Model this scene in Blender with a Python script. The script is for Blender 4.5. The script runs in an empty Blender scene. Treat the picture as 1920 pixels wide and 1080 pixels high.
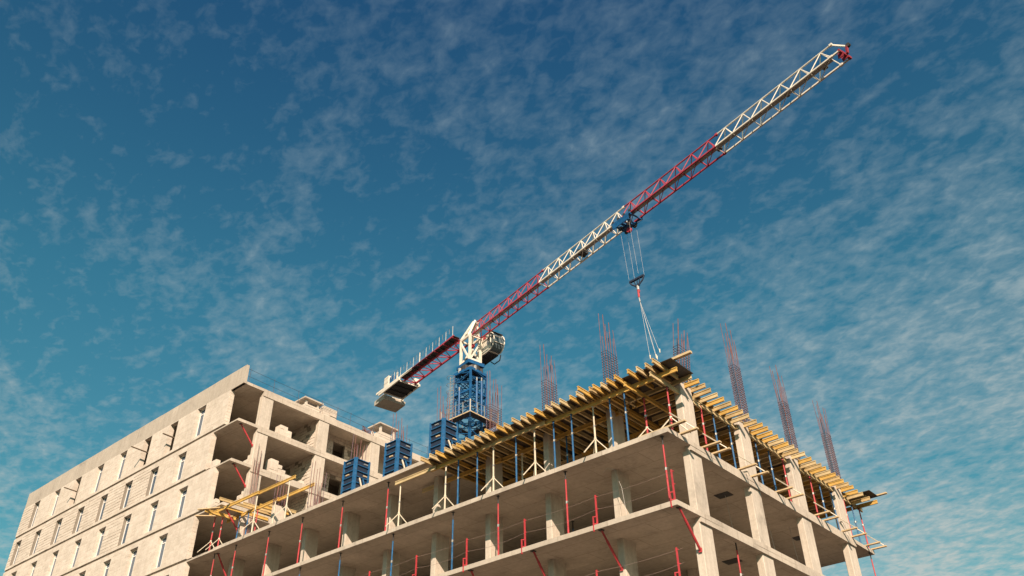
import bpy, bmesh, math, random
from mathutils import Vector, Matrix
R = random.Random(7)
rad = math.radians
scene = bpy.context.scene
COL = scene.collection

# ------------------------------------------------------------------ camera
# frame: +x runs along the long facade, +y goes into the building, z = 0 at the lens (1.7 m above the ground)
cam_d = bpy.data.cameras.new('camera')
cam = bpy.data.objects.new('camera', cam_d); COL.objects.link(cam)
cam_d.sensor_width = 36.0
cam_d.lens = 1640.09 / 1920 * 36
cam_d.clip_start = 0.1; cam_d.clip_end = 6000
AZ, PITCH, ROLL = rad(-49.0523), rad(35.7086), rad(-0.9757)
def cam_axes():
    cp, sp = math.cos(PITCH), math.sin(PITCH); cr, sr = math.cos(ROLL), math.sin(ROLL)
    fwd = Vector((0, cp, sp)); rt = Vector((1, 0, 0)); up = rt.cross(fwd)
    r2 = cr * rt + sr * up; u2 = -sr * rt + cr * up
    return r2, u2, fwd
U = -Vector((math.sin(AZ), math.cos(AZ), 0)); V = Vector((math.cos(AZ), -math.sin(AZ), 0)); W = Vector((0, 0, 1))
def to_uv(d): return Vector((d.dot(U), d.dot(V), d.dot(W)))
r2, u2, fw = [to_uv(a) for a in cam_axes()]
cam.matrix_world = Matrix(((r2.x, u2.x, -fw.x, 0), (r2.y, u2.y, -fw.y, 0), (r2.z, u2.z, -fw.z, 0), (0, 0, 0, 1)))
scene.camera = cam

# ------------------------------------------------------------------ sun + sky
SUN = Vector((1.0, -1.0, 0.84)).normalized()          # towards the sun
sun_d = bpy.data.lights.new('sun', 'SUN'); sun_d.energy = 5.0; sun_d.angle = rad(0.53); sun_d.color = (1.0, 0.80, 0.635)
sun = bpy.data.objects.new('sun', sun_d); COL.objects.link(sun)
sun.location = (20, -40, 60)
sun.rotation_euler = SUN.to_track_quat('Z', 'Y').to_euler()
scene.view_settings.view_transform = 'Standard'; scene.view_settings.look = 'None'
scene.view_settings.gamma = 1.0; scene.view_settings.use_curve_mapping = False
scene.view_settings.exposure = 0.76
world = bpy.data.worlds.new('World'); scene.world = world; world.use_nodes = True
nt = world.node_tree; nt.nodes.clear()
def N(t, kind, **kw):
    n = t.nodes.new(kind)
    for k, v in kw.items(): setattr(n, k, v)
    return n
def math_node(t, op, a, b=None, clamp=False):
    n = N(t, 'ShaderNodeMath', operation=op); n.use_clamp = clamp
    for i, x in enumerate((a, b)):
        if x is None: continue
        if isinstance(x, (int, float)): n.inputs[i].default_value = x
        else: t.links.new(x, n.inputs[i])
    return n.outputs[0]
def ramp(t, fac, stops):
    n = N(t, 'ShaderNodeValToRGB'); e = n.color_ramp.elements
    while len(e) > 1: e.remove(e[-1])
    for i, (p, c) in enumerate(stops):
        el = e[0] if i == 0 else e.new(p)
        el.position = p; el.color = (*c, 1) if len(c) == 3 else c
    t.links.new(fac, n.inputs[0]); return n.outputs[0]
def mix(t, fac, a, b, mode='MIX'):
    n = N(t, 'ShaderNodeMix', data_type='RGBA', blend_type=mode)
    for i, x in ((0, fac), (6, a), (7, b)):
        if isinstance(x, (int, float)): n.inputs[i].default_value = x
        elif isinstance(x, tuple): n.inputs[i].default_value = (*x, 1)
        else: t.links.new(x, n.inputs[i])
    return n.outputs[2]
def noise(t, vec, scale, detail=4, rough=0.5, dist=0.0):
    n = N(t, 'ShaderNodeTexNoise'); n.inputs['Scale'].default_value = scale; n.inputs['Detail'].default_value = detail
    n.inputs['Roughness'].default_value = rough; n.inputs['Distortion'].default_value = dist
    t.links.new(vec, n.inputs['Vector']); return n.outputs['Fac']
def mapping(t, vec, scale=(1, 1, 1), rot=(0, 0, 0), loc=(0, 0, 0)):
    n = N(t, 'ShaderNodeMapping'); n.inputs['Scale'].default_value = scale; n.inputs['Rotation'].default_value = rot
    n.inputs['Location'].default_value = loc; t.links.new(vec, n.inputs['Vector']); return n.outputs[0]

sky = N(nt, 'ShaderNodeTexSky', sky_type='NISHITA'); sky.sun_disc = False
sky.sun_elevation = math.asin(SUN.z); sky.sun_rotation = math.atan2(SUN.x, SUN.y)
sky.altitude = 0; sky.air_density = 1.0; sky.dust_density = 0.6; sky.ozone_density = 2.0
tc = N(nt, 'ShaderNodeTexCoord')
sep = N(nt, 'ShaderNodeSeparateXYZ'); nt.links.new(tc.outputs['Generated'], sep.inputs[0])
zc = math_node(nt, 'MAXIMUM', sep.outputs[2], 0.02)
zc = math_node(nt, 'ADD', zc, 0.10)
cmb = N(nt, 'ShaderNodeCombineXYZ')
nt.links.new(math_node(nt, 'DIVIDE', sep.outputs[0], zc), cmb.inputs[0])
nt.links.new(math_node(nt, 'DIVIDE', sep.outputs[1], zc), cmb.inputs[1])
pv = cmb.outputs[0]
pr = mapping(nt, pv, (1, 1.35, 1), (0, 0, rad(41)))
puff = noise(nt, pr, 17.0, 4, 0.55, 0.35)
fine = noise(nt, mapping(nt, pr, (1, 1, 1), (0, 0, 0), (3.1, 1.7, 0)), 44, 5, 0.58, 0.4)
big = noise(nt, mapping(nt, pv, (1, 1, 1), (0, 0, 0), (3.3, 0.6, 0)), 2.2, 4, 0.55, 0.5)
pf = math_node(nt, 'ADD', math_node(nt, 'MULTIPLY', puff, 0.60), math_node(nt, 'MULTIPLY', fine, 0.40))
pm = math_node(nt, 'ADD', pf, math_node(nt, 'MULTIPLY', math_node(nt, 'SUBTRACT', big, 0.5), 0.56))
side = math_node(nt, 'ADD', math_node(nt, 'MULTIPLY', sep.outputs[0], r2.x * 0.13), math_node(nt, 'MULTIPLY', sep.outputs[1], r2.y * 0.13))
low = math_node(nt, 'MULTIPLY', math_node(nt, 'SUBTRACT', 0.56, sep.outputs[2]), 0.28)
pm = math_node(nt, 'ADD', pm, math_node(nt, 'ADD', side, low))
cl = ramp(nt, pm, [(0.42, (0, 0, 0)), (0.60, (0.36, 0.36, 0.36)), (0.77, (0.88, 0.88, 0.88))])
grade = ramp(nt, sep.outputs[2], [(0.28, (0.40, 0.86, 0.64)), (0.55, (0.29, 0.82, 0.72)), (0.84, (0.17, 0.50, 0.66))])
tint = mix(nt, 1.0, sky.outputs[0], grade, 'MULTIPLY')
thick = ramp(nt, sep.outputs[2], [(0.25, (0.80, 0.80, 0.80)), (0.55, (0.50, 0.50, 0.50)), (0.85, (0.25, 0.25, 0.25))])
clf = math_node(nt, 'MULTIPLY', cl, thick)
ccol = ramp(nt, sep.outputs[2], [(0.28, (0.94, 0.90, 0.82)), (0.50, (0.76, 0.84, 0.82)), (0.85, (0.62, 0.80, 0.86))])
skyc = mix(nt, clf, tint, mix(nt, 1.0, ccol, (5.0, 5.0, 5.0), 'MULTIPLY'))
bg = N(nt, 'ShaderNodeBackground'); bg.inputs['Strength'].default_value = 0.080
nt.links.new(skyc, bg.inputs[0])
wo = N(nt, 'ShaderNodeOutputWorld'); nt.links.new(bg.outputs[0], wo.inputs[0])

# ------------------------------------------------------------------ materials
def new_mat(name):
    m = bpy.data.materials.new(name); m.use_nodes = True
    t = m.node_tree; b = t.nodes['Principled BSDF']; return m, t, b
def pos(t): return N(t, 'ShaderNodeNewGeometry').outputs['Position']
def scale_c(c, k): return tuple(min(1, x * k) for x in c)
def simple(name, base, rough=0.7, var=0.18, nscale=3.0, metal=0.0, bump=0.0, worn=None, spec=0.5):
    m, t, b = new_mat(name); p = pos(t)
    f = noise(t, p, nscale, 6, 0.65)
    c = ramp(t, f, [(0.3, scale_c(base, 1 - var)), (0.7, scale_c(base, 1 + var))])
    if worn:
        g = noise(t, p, 9.0, 8, 0.7)
        c = mix(t, ramp(t, g, [(0.56, (0, 0, 0)), (0.66, (1, 1, 1))]), c, worn)
    t.links.new(c, b.inputs['Base Color']); b.inputs['Roughness'].default_value = rough; b.inputs['Metallic'].default_value = metal
    b.inputs['Specular IOR Level'].default_value = spec
    if bump:
        bn = N(t, 'ShaderNodeBump'); bn.inputs['Strength'].default_value = bump; bn.inputs['Distance'].default_value = 0.02
        t.links.new(noise(t, p, nscale * 6, 5, 0.6), bn.inputs['Height']); t.links.new(bn.outputs[0], b.inputs['Normal'])
    return m
def concrete(name, base, streak=0.25, panels=True):
    m, t, b = new_mat(name); p = pos(t)
    a = noise(t, p, 0.55, 8, 0.68, 0.4); s = noise(t, p, 7.0, 8, 0.7); st = noise(t, mapping(t, p, (5, 5, 0.35)), 1.0, 5, 0.6)
    c = ramp(t, a, [(0.30, scale_c(base, 0.66)), (0.44, scale_c(base, 0.95)), (0.56, base), (0.72, scale_c(base, 1.2))])
    c = mix(t, 0.6, c, ramp(t, s, [(0.3, (0.78, 0.77, 0.75)), (0.7, (1.1, 1.1, 1.1))]), 'MULTIPLY')
    c = mix(t, streak, c, ramp(t, st, [(0.35, (0.62, 0.58, 0.52)), (0.6, (1.05, 1.05, 1.05))]), 'MULTIPLY')
    if panels:
        br = N(t, 'ShaderNodeTexBrick'); br.inputs['Scale'].default_value = 1.0; br.inputs['Brick Width'].default_value = 2.5
        br.inputs['Row Height'].default_value = 1.25; br.inputs['Mortar Size'].default_value = 0.022
        br.inputs['Color1'].default_value = (0.84, 0.83, 0.82, 1); br.inputs['Color2'].default_value = (1.05, 1.05, 1.05, 1); br.inputs['Mortar'].default_value = (0.52, 0.49, 0.45, 1)
        t.links.new(mapping(t, p, (1, 1, 1), (0, 0, 0), (0.37, 0.52, 0)), br.inputs['Vector'])
        c = mix(t, 0.5, c, br.outputs['Color'], 'MULTIPLY')
    t.links.new(c, b.inputs['Base Color']); b.inputs['Roughness'].default_value = 0.88; b.inputs['Specular IOR Level'].default_value = 0.25
    bn = N(t, 'ShaderNodeBump'); bn.inputs['Strength'].default_value = 0.35; bn.inputs['Distance'].default_value = 0.02
    t.links.new(noise(t, p, 5.0, 9, 0.72), bn.inputs['Height']); t.links.new(bn.outputs[0], b.inputs['Normal'])
    return m
M = {}
M['slab'] = concrete('cast_concrete', (0.50, 0.435, 0.36), 0.2)
M['column'] = concrete('column_concrete', (0.53, 0.465, 0.39), 0.30, False)
M['parapet'] = concrete('parapet_concrete', (0.44, 0.385, 0.32), 0.22, False)
def block_mat():
    m, t, b = new_mat('aerated_block'); p = pos(t); base = (0.58, 0.51, 0.435)
    a = noise(t, p, 0.45, 7, 0.65, 0.5); s_ = noise(t, p, 6.0, 7, 0.7); st = noise(t, mapping(t, p, (3, 3, 0.3)), 1.0, 5, 0.6)
    c = ramp(t, a, [(0.3, scale_c(base, 0.91)), (0.5, base), (0.7, scale_c(base, 1.05))])
    c = mix(t, 0.7, c, ramp(t, s_, [(0.3, (0.84, 0.83, 0.81)), (0.65, (1.06, 1.06, 1.06))]), 'MULTIPLY')
    c = mix(t, 0.20, c, ramp(t, st, [(0.36, (0.70, 0.66, 0.60)), (0.55, (1.03, 1.03, 1.03))]), 'MULTIPLY')
    sn = N(t, 'ShaderNodeVectorMath', operation='SNAP'); t.links.new(p, sn.inputs[0]); sn.inputs[1].default_value = (0.61, 50.0, 0.25)
    wn = N(t, 'ShaderNodeTexWhiteNoise'); t.links.new(sn.outputs[0], wn.inputs['Vector'])
    c = mix(t, 0.8, c, ramp(t, wn.outputs['Value'], [(0.0, (0.87, 0.86, 0.84)), (1.0, (1.05, 1.05, 1.05))]), 'MULTIPLY')
    t.links.new(c, b.inputs['Base Color']); b.inputs['Roughness'].default_value = 0.95; b.inputs['Specular IOR Level'].default_value = 0.2
    bn = N(t, 'ShaderNodeBump'); bn.inputs['Strength'].default_value = 0.4; bn.inputs['Distance'].default_value = 0.02
    t.links.new(noise(t, p, 9.0, 6, 0.65), bn.inputs['Height']); t.links.new(bn.outputs[0], b.inputs['Normal'])
    return m
M['block'] = block_mat()
M['mortar_and_shade'] = simple('mortar_and_shade', (0.22, 0.19, 0.155), 0.95, 0.2, 3.0, spec=0.2)  # joint mortar; also darkens inner walls in place of deep shade
M['ground'] = simple('sandy_ground', (0.060, 0.046, 0.037), 0.95, 0.35, 0.25, bump=0.3, spec=0.2)
M['red'] = simple('red_paint', (0.40, 0.035, 0.042), 0.5, 0.25, 5, worn=(0.27, 0.08, 0.06))
M['dark_red'] = simple('crane_red_paint', (0.36, 0.036, 0.055), 0.5, 0.3, 2.0, worn=(0.27, 0.075, 0.075))
M['blue'] = simple('blue_paint', (0.014, 0.095, 0.22), 0.5, 0.3, 5, worn=(0.10, 0.16, 0.22))
M['crane_blue'] = simple('crane_blue_paint', (0.009, 0.078, 0.20), 0.45, 0.35, 3)
M['cream'] = simple('cream_paint', (0.58, 0.51, 0.39), 0.5, 0.12, 4, worn=(0.45, 0.36, 0.26))
M['white'] = simple('crane_white_paint', (0.68, 0.62, 0.52), 0.5, 0.14, 2.0, worn=(0.54, 0.47, 0.37))
M['steel'] = simple('galvanised_steel', (0.42, 0.40, 0.37), 0.45, 0.2, 6, metal=0.6)
M['navy'] = simple('dark_blue_sheet', (0.010, 0.020, 0.045), 0.7, 0.3, 4)
M['nose_red'] = simple('faded_dark_red_paint', (0.22, 0.015, 0.025), 0.6, 0.25, 4)
M['black'] = simple('black_steel_and_shade', (0.035, 0.032, 0.032), 0.6, 0.3, 6)  # black steel; also painted shade in the grooves and ceiling openings
M['rust'] = simple('rusty_rebar', (0.165, 0.07, 0.06), 0.85, 0.35, 5)
M['rebar'] = simple('rebar_steel', (0.13, 0.08, 0.10), 0.75, 0.35, 4)
M['timber'] = simple('yellow_timber', (0.52, 0.315, 0.075), 0.6, 0.28, 1.6, worn=(0.40, 0.27, 0.13))
M['timber_old'] = simple('weathered_yellow_timber', (0.44, 0.31, 0.14), 0.7, 0.3, 1.6, worn=(0.32, 0.25, 0.16))
M['plank'] = simple('raw_plank', (0.50, 0.37, 0.21), 0.8, 0.22, 4)
M['dark_plank'] = simple('grimy_plank', (0.16, 0.115, 0.075), 0.85, 0.3, 4)
M['ply'] = simple('film_faced_plywood', (0.045, 0.033, 0.026), 0.55, 0.3, 1.5)
M['pvc'] = simple('white_window_frame', (0.74, 0.71, 0.66), 0.4, 0.05, 3)
M['rope'] = simple('wire_rope', (0.30, 0.30, 0.30), 0.5, 0.1, 6)
M['dark_rope'] = simple('dark_wire', (0.06, 0.07, 0.10), 0.6, 0.1, 6)
M['thin'] = simple('rusty_wire', (0.34, 0.24, 0.20), 0.7, 0.2, 6)
M['cable'] = simple('white_cable', (0.5, 0.47, 0.43), 0.6, 0.1, 6)
M['counter'] = concrete('counterweight_concrete', (0.45, 0.40, 0.33), 0.25, False)
m, t, b = new_mat('window_glass'); b.inputs['Base Color'].default_value = (0.05, 0.09, 0.14, 1); b.inputs['Roughness'].default_value = 0.06
b.inputs['Specular IOR Level'].default_value = 0.9; M['glass'] = m
m, t, b = new_mat('cab_glass'); b.inputs['Base Color'].default_value = (0.10, 0.13, 0.14, 1); b.inputs['Roughness'].default_value = 0.08; M['cab_glass'] = m

# ------------------------------------------------------------------ mesh helpers
ORIGIN = {}
class MB:
    def __init__(s): s.v = []; s.f = []
    def quadbox(s, c8):
        n = len(s.v); s.v += [tuple(c) for c in c8]
        for q in ((0, 3, 2, 1), (4, 5, 6, 7), (0, 1, 5, 4), (1, 2, 6, 5), (2, 3, 7, 6), (3, 0, 4, 7)): s.f.append(tuple(n + i for i in q))
        return s
    def box(s, x0, x1, y0, y1, z0, z1):
        return s.quadbox([(x0, y0, z0), (x1, y0, z0), (x1, y1, z0), (x0, y1, z0), (x0, y0, z1), (x1, y0, z1), (x1, y1, z1), (x0, y1, z1)])
    def bar(s, p, q, w, h, up=(0, 0, 1), off=(0, 0)):
        p = Vector(p); q = Vector(q); d = (q - p).normalized(); up = Vector(up)
        if abs(d.dot(up)) > 0.99: up = Vector((1, 0, 0))
        x = d.cross(up).normalized(); y = x.cross(d).normalized()
        def ring(c): return [c + x * (off[0] + sx * w / 2) + y * (off[1] + sy * h / 2) for sx, sy in ((-1, -1), (1, -1), (1, 1), (-1, 1))]
        a = ring(p); b_ = ring(q)
        n = len(s.v); s.v += [tuple(c) for c in a + b_]
        for qd in ((0, 1, 2, 3), (7, 6, 5, 4), (0, 4, 5, 1), (1, 5, 6, 2), (2, 6, 7, 3), (3, 7, 4, 0)): s.f.append(tuple(n + i for i in qd))
        return s
    def tube(s, p, q, r, k=6, r2=None):
        p = Vector(p); q = Vector(q); d = (q - p).normalized(); up = Vector((0, 0, 1))
        if abs(d.dot(up)) > 0.98: up = Vector((1, 0, 0))
        x = d.cross(up).normalized(); y = x.cross(d); r2 = r if r2 is None else r2
        n = len(s.v)
        for c, rr in ((p, r), (q, r2)):
            for i in range(k):
                a = 2 * math.pi * i / k; s.v.append(tuple(c + x * (rr * math.cos(a)) + y * (rr * math.sin(a))))
        for i in range(k): s.f.append((n + i, n + (i + 1) % k, n + k + (i + 1) % k, n + k + i))
        s.f.append(tuple(n + i for i in reversed(range(k)))); s.f.append(tuple(n + k + i for i in range(k)))
        return s
    def path(s, pts, r, k=5):
        for a, b_ in zip(pts, pts[1:]): s.tube(a, b_, r, k)
        return s
    def prism(s, prof, lo, hi, axis_fn):
        # prof: list of 2-d points (counter-clockwise); axis_fn(a, b, t) -> point
        n = len(s.v); k = len(prof)
        for t_ in (lo, hi):
            for a, b_ in prof: s.v.append(tuple(axis_fn(a, b_, t_)))
        for i in range(k): s.f.append((n + i, n + (i + 1) % k, n + k + (i + 1) % k, n + k + i))
        s.f.append(tuple(n + i for i in reversed(range(k)))); s.f.append(tuple(n + k + i for i in range(k)))
        return s
    def mesh(s, name, mat_, o=(0, 0, 0)):
        me = bpy.data.meshes.new(name); o = Vector(o)
        me.from_pydata([tuple(Vector(p) - o) for p in s.v], [], s.f)
        me.materials.append(mat_)
        bm = bmesh.new(); bm.from_mesh(me); bmesh.ops.recalc_face_normals(bm, faces=bm.faces); bm.to_mesh(me); bm.free()
        return me
    def build(s, name, mat_, parent=None, at=None):
        o = ORIGIN.get(parent.name, Vector((0, 0, 0))) if parent else Vector(at or (0, 0, 0))
        ob = bpy.data.objects.new(name, s.mesh(name, mat_, o)); COL.objects.link(ob)
        if parent: ob.parent = parent
        else: ob.location = o
        ORIGIN[ob.name] = o
        return ob
def box(*a): return MB().box(*a)
def tag(o, label, cat, group=None):
    o['label'] = label; o['category'] = cat; o['kind'] = 'thing'
    if group: o['group'] = group
    return o
def thing(name, label, cat, loc, group=None):
    o = bpy.data.objects.new(name, None); o.empty_display_size = 0.3; COL.objects.link(o); o.location = loc
    ORIGIN[o.name] = Vector(loc)
    return tag(o, label, cat, group)
def shared(name, mesh, parent, local):
    ob = bpy.data.objects.new(name, mesh); COL.objects.link(ob); ob.parent = parent; ob.location = local; return ob
def structure(o): o['kind'] = 'structure'; return o
ORD = ['first', 'second', 'third', 'fourth', 'fifth', 'sixth', 'seventh', 'eighth', 'ninth', 'tenth', 'eleventh', 'twelfth', 'thirteenth', 'fourteenth', 'fifteenth', 'sixteenth']

# ------------------------------------------------------------------ ground
GZ = -1.7
g = MB(); g.v = [(-2500, -2500, GZ), (2500, -2500, GZ), (2500, 2500, GZ), (-2500, 2500, GZ)]; g.f = [(0, 1, 2, 3)]
structure(g.build('ground', M['ground']))

# ------------------------------------------------------------------ levels
L = {-6: 0.62, -5: 3.6, -4: 6.6, -3: 9.6, -2: 12.58, -1: 15.57, 0: 18.55, 1: 21.55, 2: 24.55, 3: 27.45, 4: 30.28}
FV = 27.5              # plane of the front slab edges
RX = -15.9             # plane of the right-hand slab edges
LX = -48.4             # right-hand face of the finished wing
LEFT = -81.7
def rough_slab(x0, x1, y0, y1, z0, z1, step=1.25, j=0.012):
    """slab whose four edges are slightly uneven along their length, like poured concrete"""
    pts = []
    def run(ax, a0, a1, fixed, horiz):
        n = max(1, int(abs(a1 - a0) / step)); out = []
        for i in range(n):
            t_ = a0 + (a1 - a0) * i / n; e = fixed + (R.uniform(-j, j) if i else 0)
            out.append((t_, e) if horiz else (e, t_))
        return out
    pts += run(0, x0, x1, y0, True) + run(1, y0, y1, x1, False) + run(0, x1, x0, y1, True) + run(1, y1, y0, x0, False)
    mb = MB(); n = len(pts)
    mb.v = [(x, y, z0) for x, y in pts] + [(x, y, z1) for x, y in pts]
    mb.f = [tuple(reversed(range(n))), tuple(range(n, 2 * n))] + [(i, (i + 1) % n, n + (i + 1) % n, n + i) for i in range(n)]
    return mb
def column_mb(x0, x1, y0, y1, z0, z1, ch=0.02):
    prof = [(x0 + ch, y0), (x1 - ch, y0), (x1, y0 + ch), (x1, y1 - ch), (x1 - ch, y1), (x0 + ch, y1), (x0, y1 - ch), (x0, y0 + ch)]
    return MB().prism(prof, z0, z1, lambda a, b_, t_: (a, b_, t_))

# ------------------------------------------------------------------ right wing: bare frame
frame = thing('concrete_frame', 'bare concrete building frame of open floors under yellow formwork, right of the walled wing', 'building', (-32, 37, GZ))
FX = [-19.45, -23.1, -26.75, -30.35, -33.9, -37.45, -41.1, -44.7]          # right faces of the front piers
RY = [29.15, 34.1, 39.05, 44.05]                                         # front faces of the right-hand piers
END = 47.4
for k in range(-6, 1):
    z = L[k]
    if k == 0: rough_slab(LX, -29.45, FV, END, z - 0.2, z).build('floor_slab', M['slab'], frame)
    else: rough_slab(LX, RX, FV, END, z - 0.2, z).build('floor_slab', M['slab'], frame)
    if k < 0:
        box(RX - 0.26, RX - 0.004, RY[0], 45.0, z - 0.40, z - 0.2).build('edge_beam', M['slab'], frame)
    if k == -6: zb = GZ
    else: zb = L[k - 1]
    # piers of the storey below this slab
    top = z - 0.2 if k < 0 else 18.34
    for x in FX + [LX - 0.05]:
        if k == 0 and x > -29.4: tz = 18.335
        else: tz = top
        column_mb(x - 0.32, x, 29.0, 29.9, zb, tz).build('column', M['column'], frame)
    for y in RY:
        tz = z - 0.40 if k < 0 else 18.335
        column_mb(RX - 0.42, RX - 0.09, y, y + 0.93, zb, tz).build('column', M['column'], frame)
    for x in FX:
        for y in (34.3, 39.3, 44.3):
            if x == FX[0] and y > 40: continue
            column_mb(x - 0.32, x, y, y + 0.7, zb, min(tz if k == 0 else z - 0.2, z - 0.2)).build('column', M['column'], frame)
    # stair core and rear infill
    if k <= 0:
        zt = z - 0.202
        if k < 0:
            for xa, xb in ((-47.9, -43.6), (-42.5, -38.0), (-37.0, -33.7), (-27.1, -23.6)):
                box(xa, xb, 35.2, 35.4, zb, zt).build('light_block_wall', M['mortar_and_shade'], frame)  # added inside to block light from the rear and darken the floors
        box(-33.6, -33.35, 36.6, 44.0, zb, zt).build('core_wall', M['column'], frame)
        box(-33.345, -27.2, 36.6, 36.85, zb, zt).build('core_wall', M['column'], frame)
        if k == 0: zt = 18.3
        box(-48.0, -21.5, 46.6, 46.9, zb, zt).build('rear_wall', M['mortar_and_shade'], frame)
# stumps and starter piers on the finished upper slab
column_mb(-45.0, -44.7, 29.0, 29.9, L[0], 20.75).build('column', M['column'], frame)
# black plates under the soffit stand in for the dark of ceiling openings
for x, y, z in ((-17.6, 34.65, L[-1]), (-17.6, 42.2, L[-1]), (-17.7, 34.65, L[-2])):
    box(x - 0.35, x + 0.35, y - 0.28, y + 0.28, z - 0.225, z - 0.204).build('opening_shade_plate', M['black'], frame)

# ------------------------------------------------------------------ left wing: walled block
block = thing('apartment_block', 'half-finished apartment block walled in pale aerated blocks with tall narrow windows', 'building', (-65, 37, GZ))
def groove_slab(k):
    z = L[k]; t0 = z - 0.2
    rough_slab(LEFT, LX, FV + 0.10, 46.0, t0, z).build('floor_slab', M['slab'], block)
    # front lip with a groove, its shade put in as a black strip, ends short of the corner
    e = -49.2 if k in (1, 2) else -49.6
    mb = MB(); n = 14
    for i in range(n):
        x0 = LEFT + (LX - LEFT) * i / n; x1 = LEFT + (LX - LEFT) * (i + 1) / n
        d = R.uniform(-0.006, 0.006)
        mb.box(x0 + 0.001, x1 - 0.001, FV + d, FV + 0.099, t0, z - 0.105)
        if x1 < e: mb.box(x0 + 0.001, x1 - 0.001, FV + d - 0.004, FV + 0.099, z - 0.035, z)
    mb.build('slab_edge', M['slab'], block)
    mb = box(LEFT, e, FV + 0.075, FV + 0.098, z - 0.104, z - 0.036); mb.build('groove_shade_strip', M['black'], block)
for k in range(-6, 4): groove_slab(k)
rough_slab(LEFT, LX, FV, 46.0, L[4] - 0.2, L[4]).build('roof', M['slab'], block)
for k in range(1, 5):
    d = 0.52 if k == 4 else 0.44
    box(LX - 0.28, LX - 0.004, RY[0], 45.2, L[k] - d, L[k] - 0.2).build('edge_beam', M['slab'], block)
# parapet wall on the street side
mb = MB(); n = 9
for i in range(n):
    x0 = LEFT + (LX + 0.05 - LEFT) * i / n; x1 = LEFT + (LX + 0.05 - LEFT) * (i + 1) / n
    mb.box(x0, x1 - 0.004, FV - 0.05 + R.uniform(-0.012, 0.012), FV + 0.16, L[4] - 0.2, 31.5 + R.uniform(-0.01, 0.01))
mb.build('parapet', M['parapet'], block)
# piers of the open right-hand side
for k in range(0, 4):
    for i, y in enumerate(RY):
        d = 0.52 if k == 3 else 0.44
        column_mb(LX - 0.42, LX - 0.06, y, y + 0.92, L[k], L[k + 1] - d).build('column', M['column'], block)
    # concrete wall running in behind the third pier
    box(LX - 3.4, LX - 0.425, RY[2] + 0.02, RY[2] + 0.25, L[k], L[k + 1] - 0.202).build('cross_wall', M['column'], block)
# masonry: 300 nearest blocks are parts, the rest one mesh
BLOCKS = []                                     # (distance, x0,x1,y0,y1,z0,z1)
def masonry(plane, a0, a1, fixed, thick, z0, z1, gap=0.008, jit=0.004, rubble=0.0, bl=0.6, bh=0.25):
    """courses of blocks; plane 'y' faces -y at y = fixed, plane 'x' faces +x at x = fixed"""
    rows = max(1, round((z1 - z0) / bh)); h = (z1 - z0) / rows
    base_gap = gap
    for r in range(rows):
        gap = base_gap * (R.choice((0.5, 1.0, 1.1, 1.3)) if base_gap > 0.02 and plane == 'y' and not rubble else 1)
        x = a0 - (bl * 0.5 if r % 2 else 0) - R.uniform(0, 0.12)
        while x < a1 - 0.02:
            w = bl * (R.uniform(0.75, 1.1) if rubble else R.uniform(0.97, 1.03))
            s0, s1 = max(x, a0), min(x + w, a1); x += w
            if s1 - s0 < 0.06: continue
            if rubble and R.random() < rubble * 0.16: continue
            j = R.uniform(-jit, jit); g2 = gap / 2 * (R.uniform(0.4, 1.8) if rubble else 1)
            zz0, zz1 = z0 + r * h + g2, z0 + (r + 1) * h - g2
            if plane == 'y': bx = (s0 + g2, s1 - g2, fixed + j, fixed + thick, zz0, zz1)
            else: bx = (fixed - thick, fixed + j, s0 + g2, s1 - g2, zz0, zz1)
            c = Vector(((bx[0] + bx[1]) / 2, (bx[2] + bx[3]) / 2, (bx[4] + bx[5]) / 2))
            BLOCKS.append((c.length - (8 if rubble else 0), bx))
WIN = {3: ([-52.86, -56.5, -60.15, -63.8, -67.42, -71.1, -74.75, -78.5], 30.03), 2: ([-54.24, -57.9, -61.55, -65.2, -68.88, -72.55, -76.25, -79.92], 26.86),
       1: ([-53.02, -56.72, -60.36, -64.04, -67.74, -71.42, -75.15, -78.8], 23.95), 0: ([-54.36, -58.14, -61.82, -65.46, -69.1, -72.8, -76.45, -80.1], 21.0),
       -1: ([-53.0, -56.7, -60.35, -64.0, -67.7, -71.4, -75.1, -78.8], 17.95), -2: ([-54.3, -58.0, -61.7, -65.3, -69, -72.7, -76.3, -80], 15.0),
       -3: ([-53.0, -56.7, -60.35, -64.0, -67.7, -71.4, -75.1, -78.8], 12.0), -4: ([-54.3, -58.0, -61.7, -65.3, -69, -72.7, -76.3, -80], 9.0)}
WALL_END = {3: -49.9, 2: -51.2, 1: -50.0, 0: -51.3, -1: -51.3, -2: -50.0, -3: -51.3, -4: -50}
OPEN = {(3, 1), (3, 2), (3, 5)}
WW = 1.12
Y0 = FV - 0.07
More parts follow.
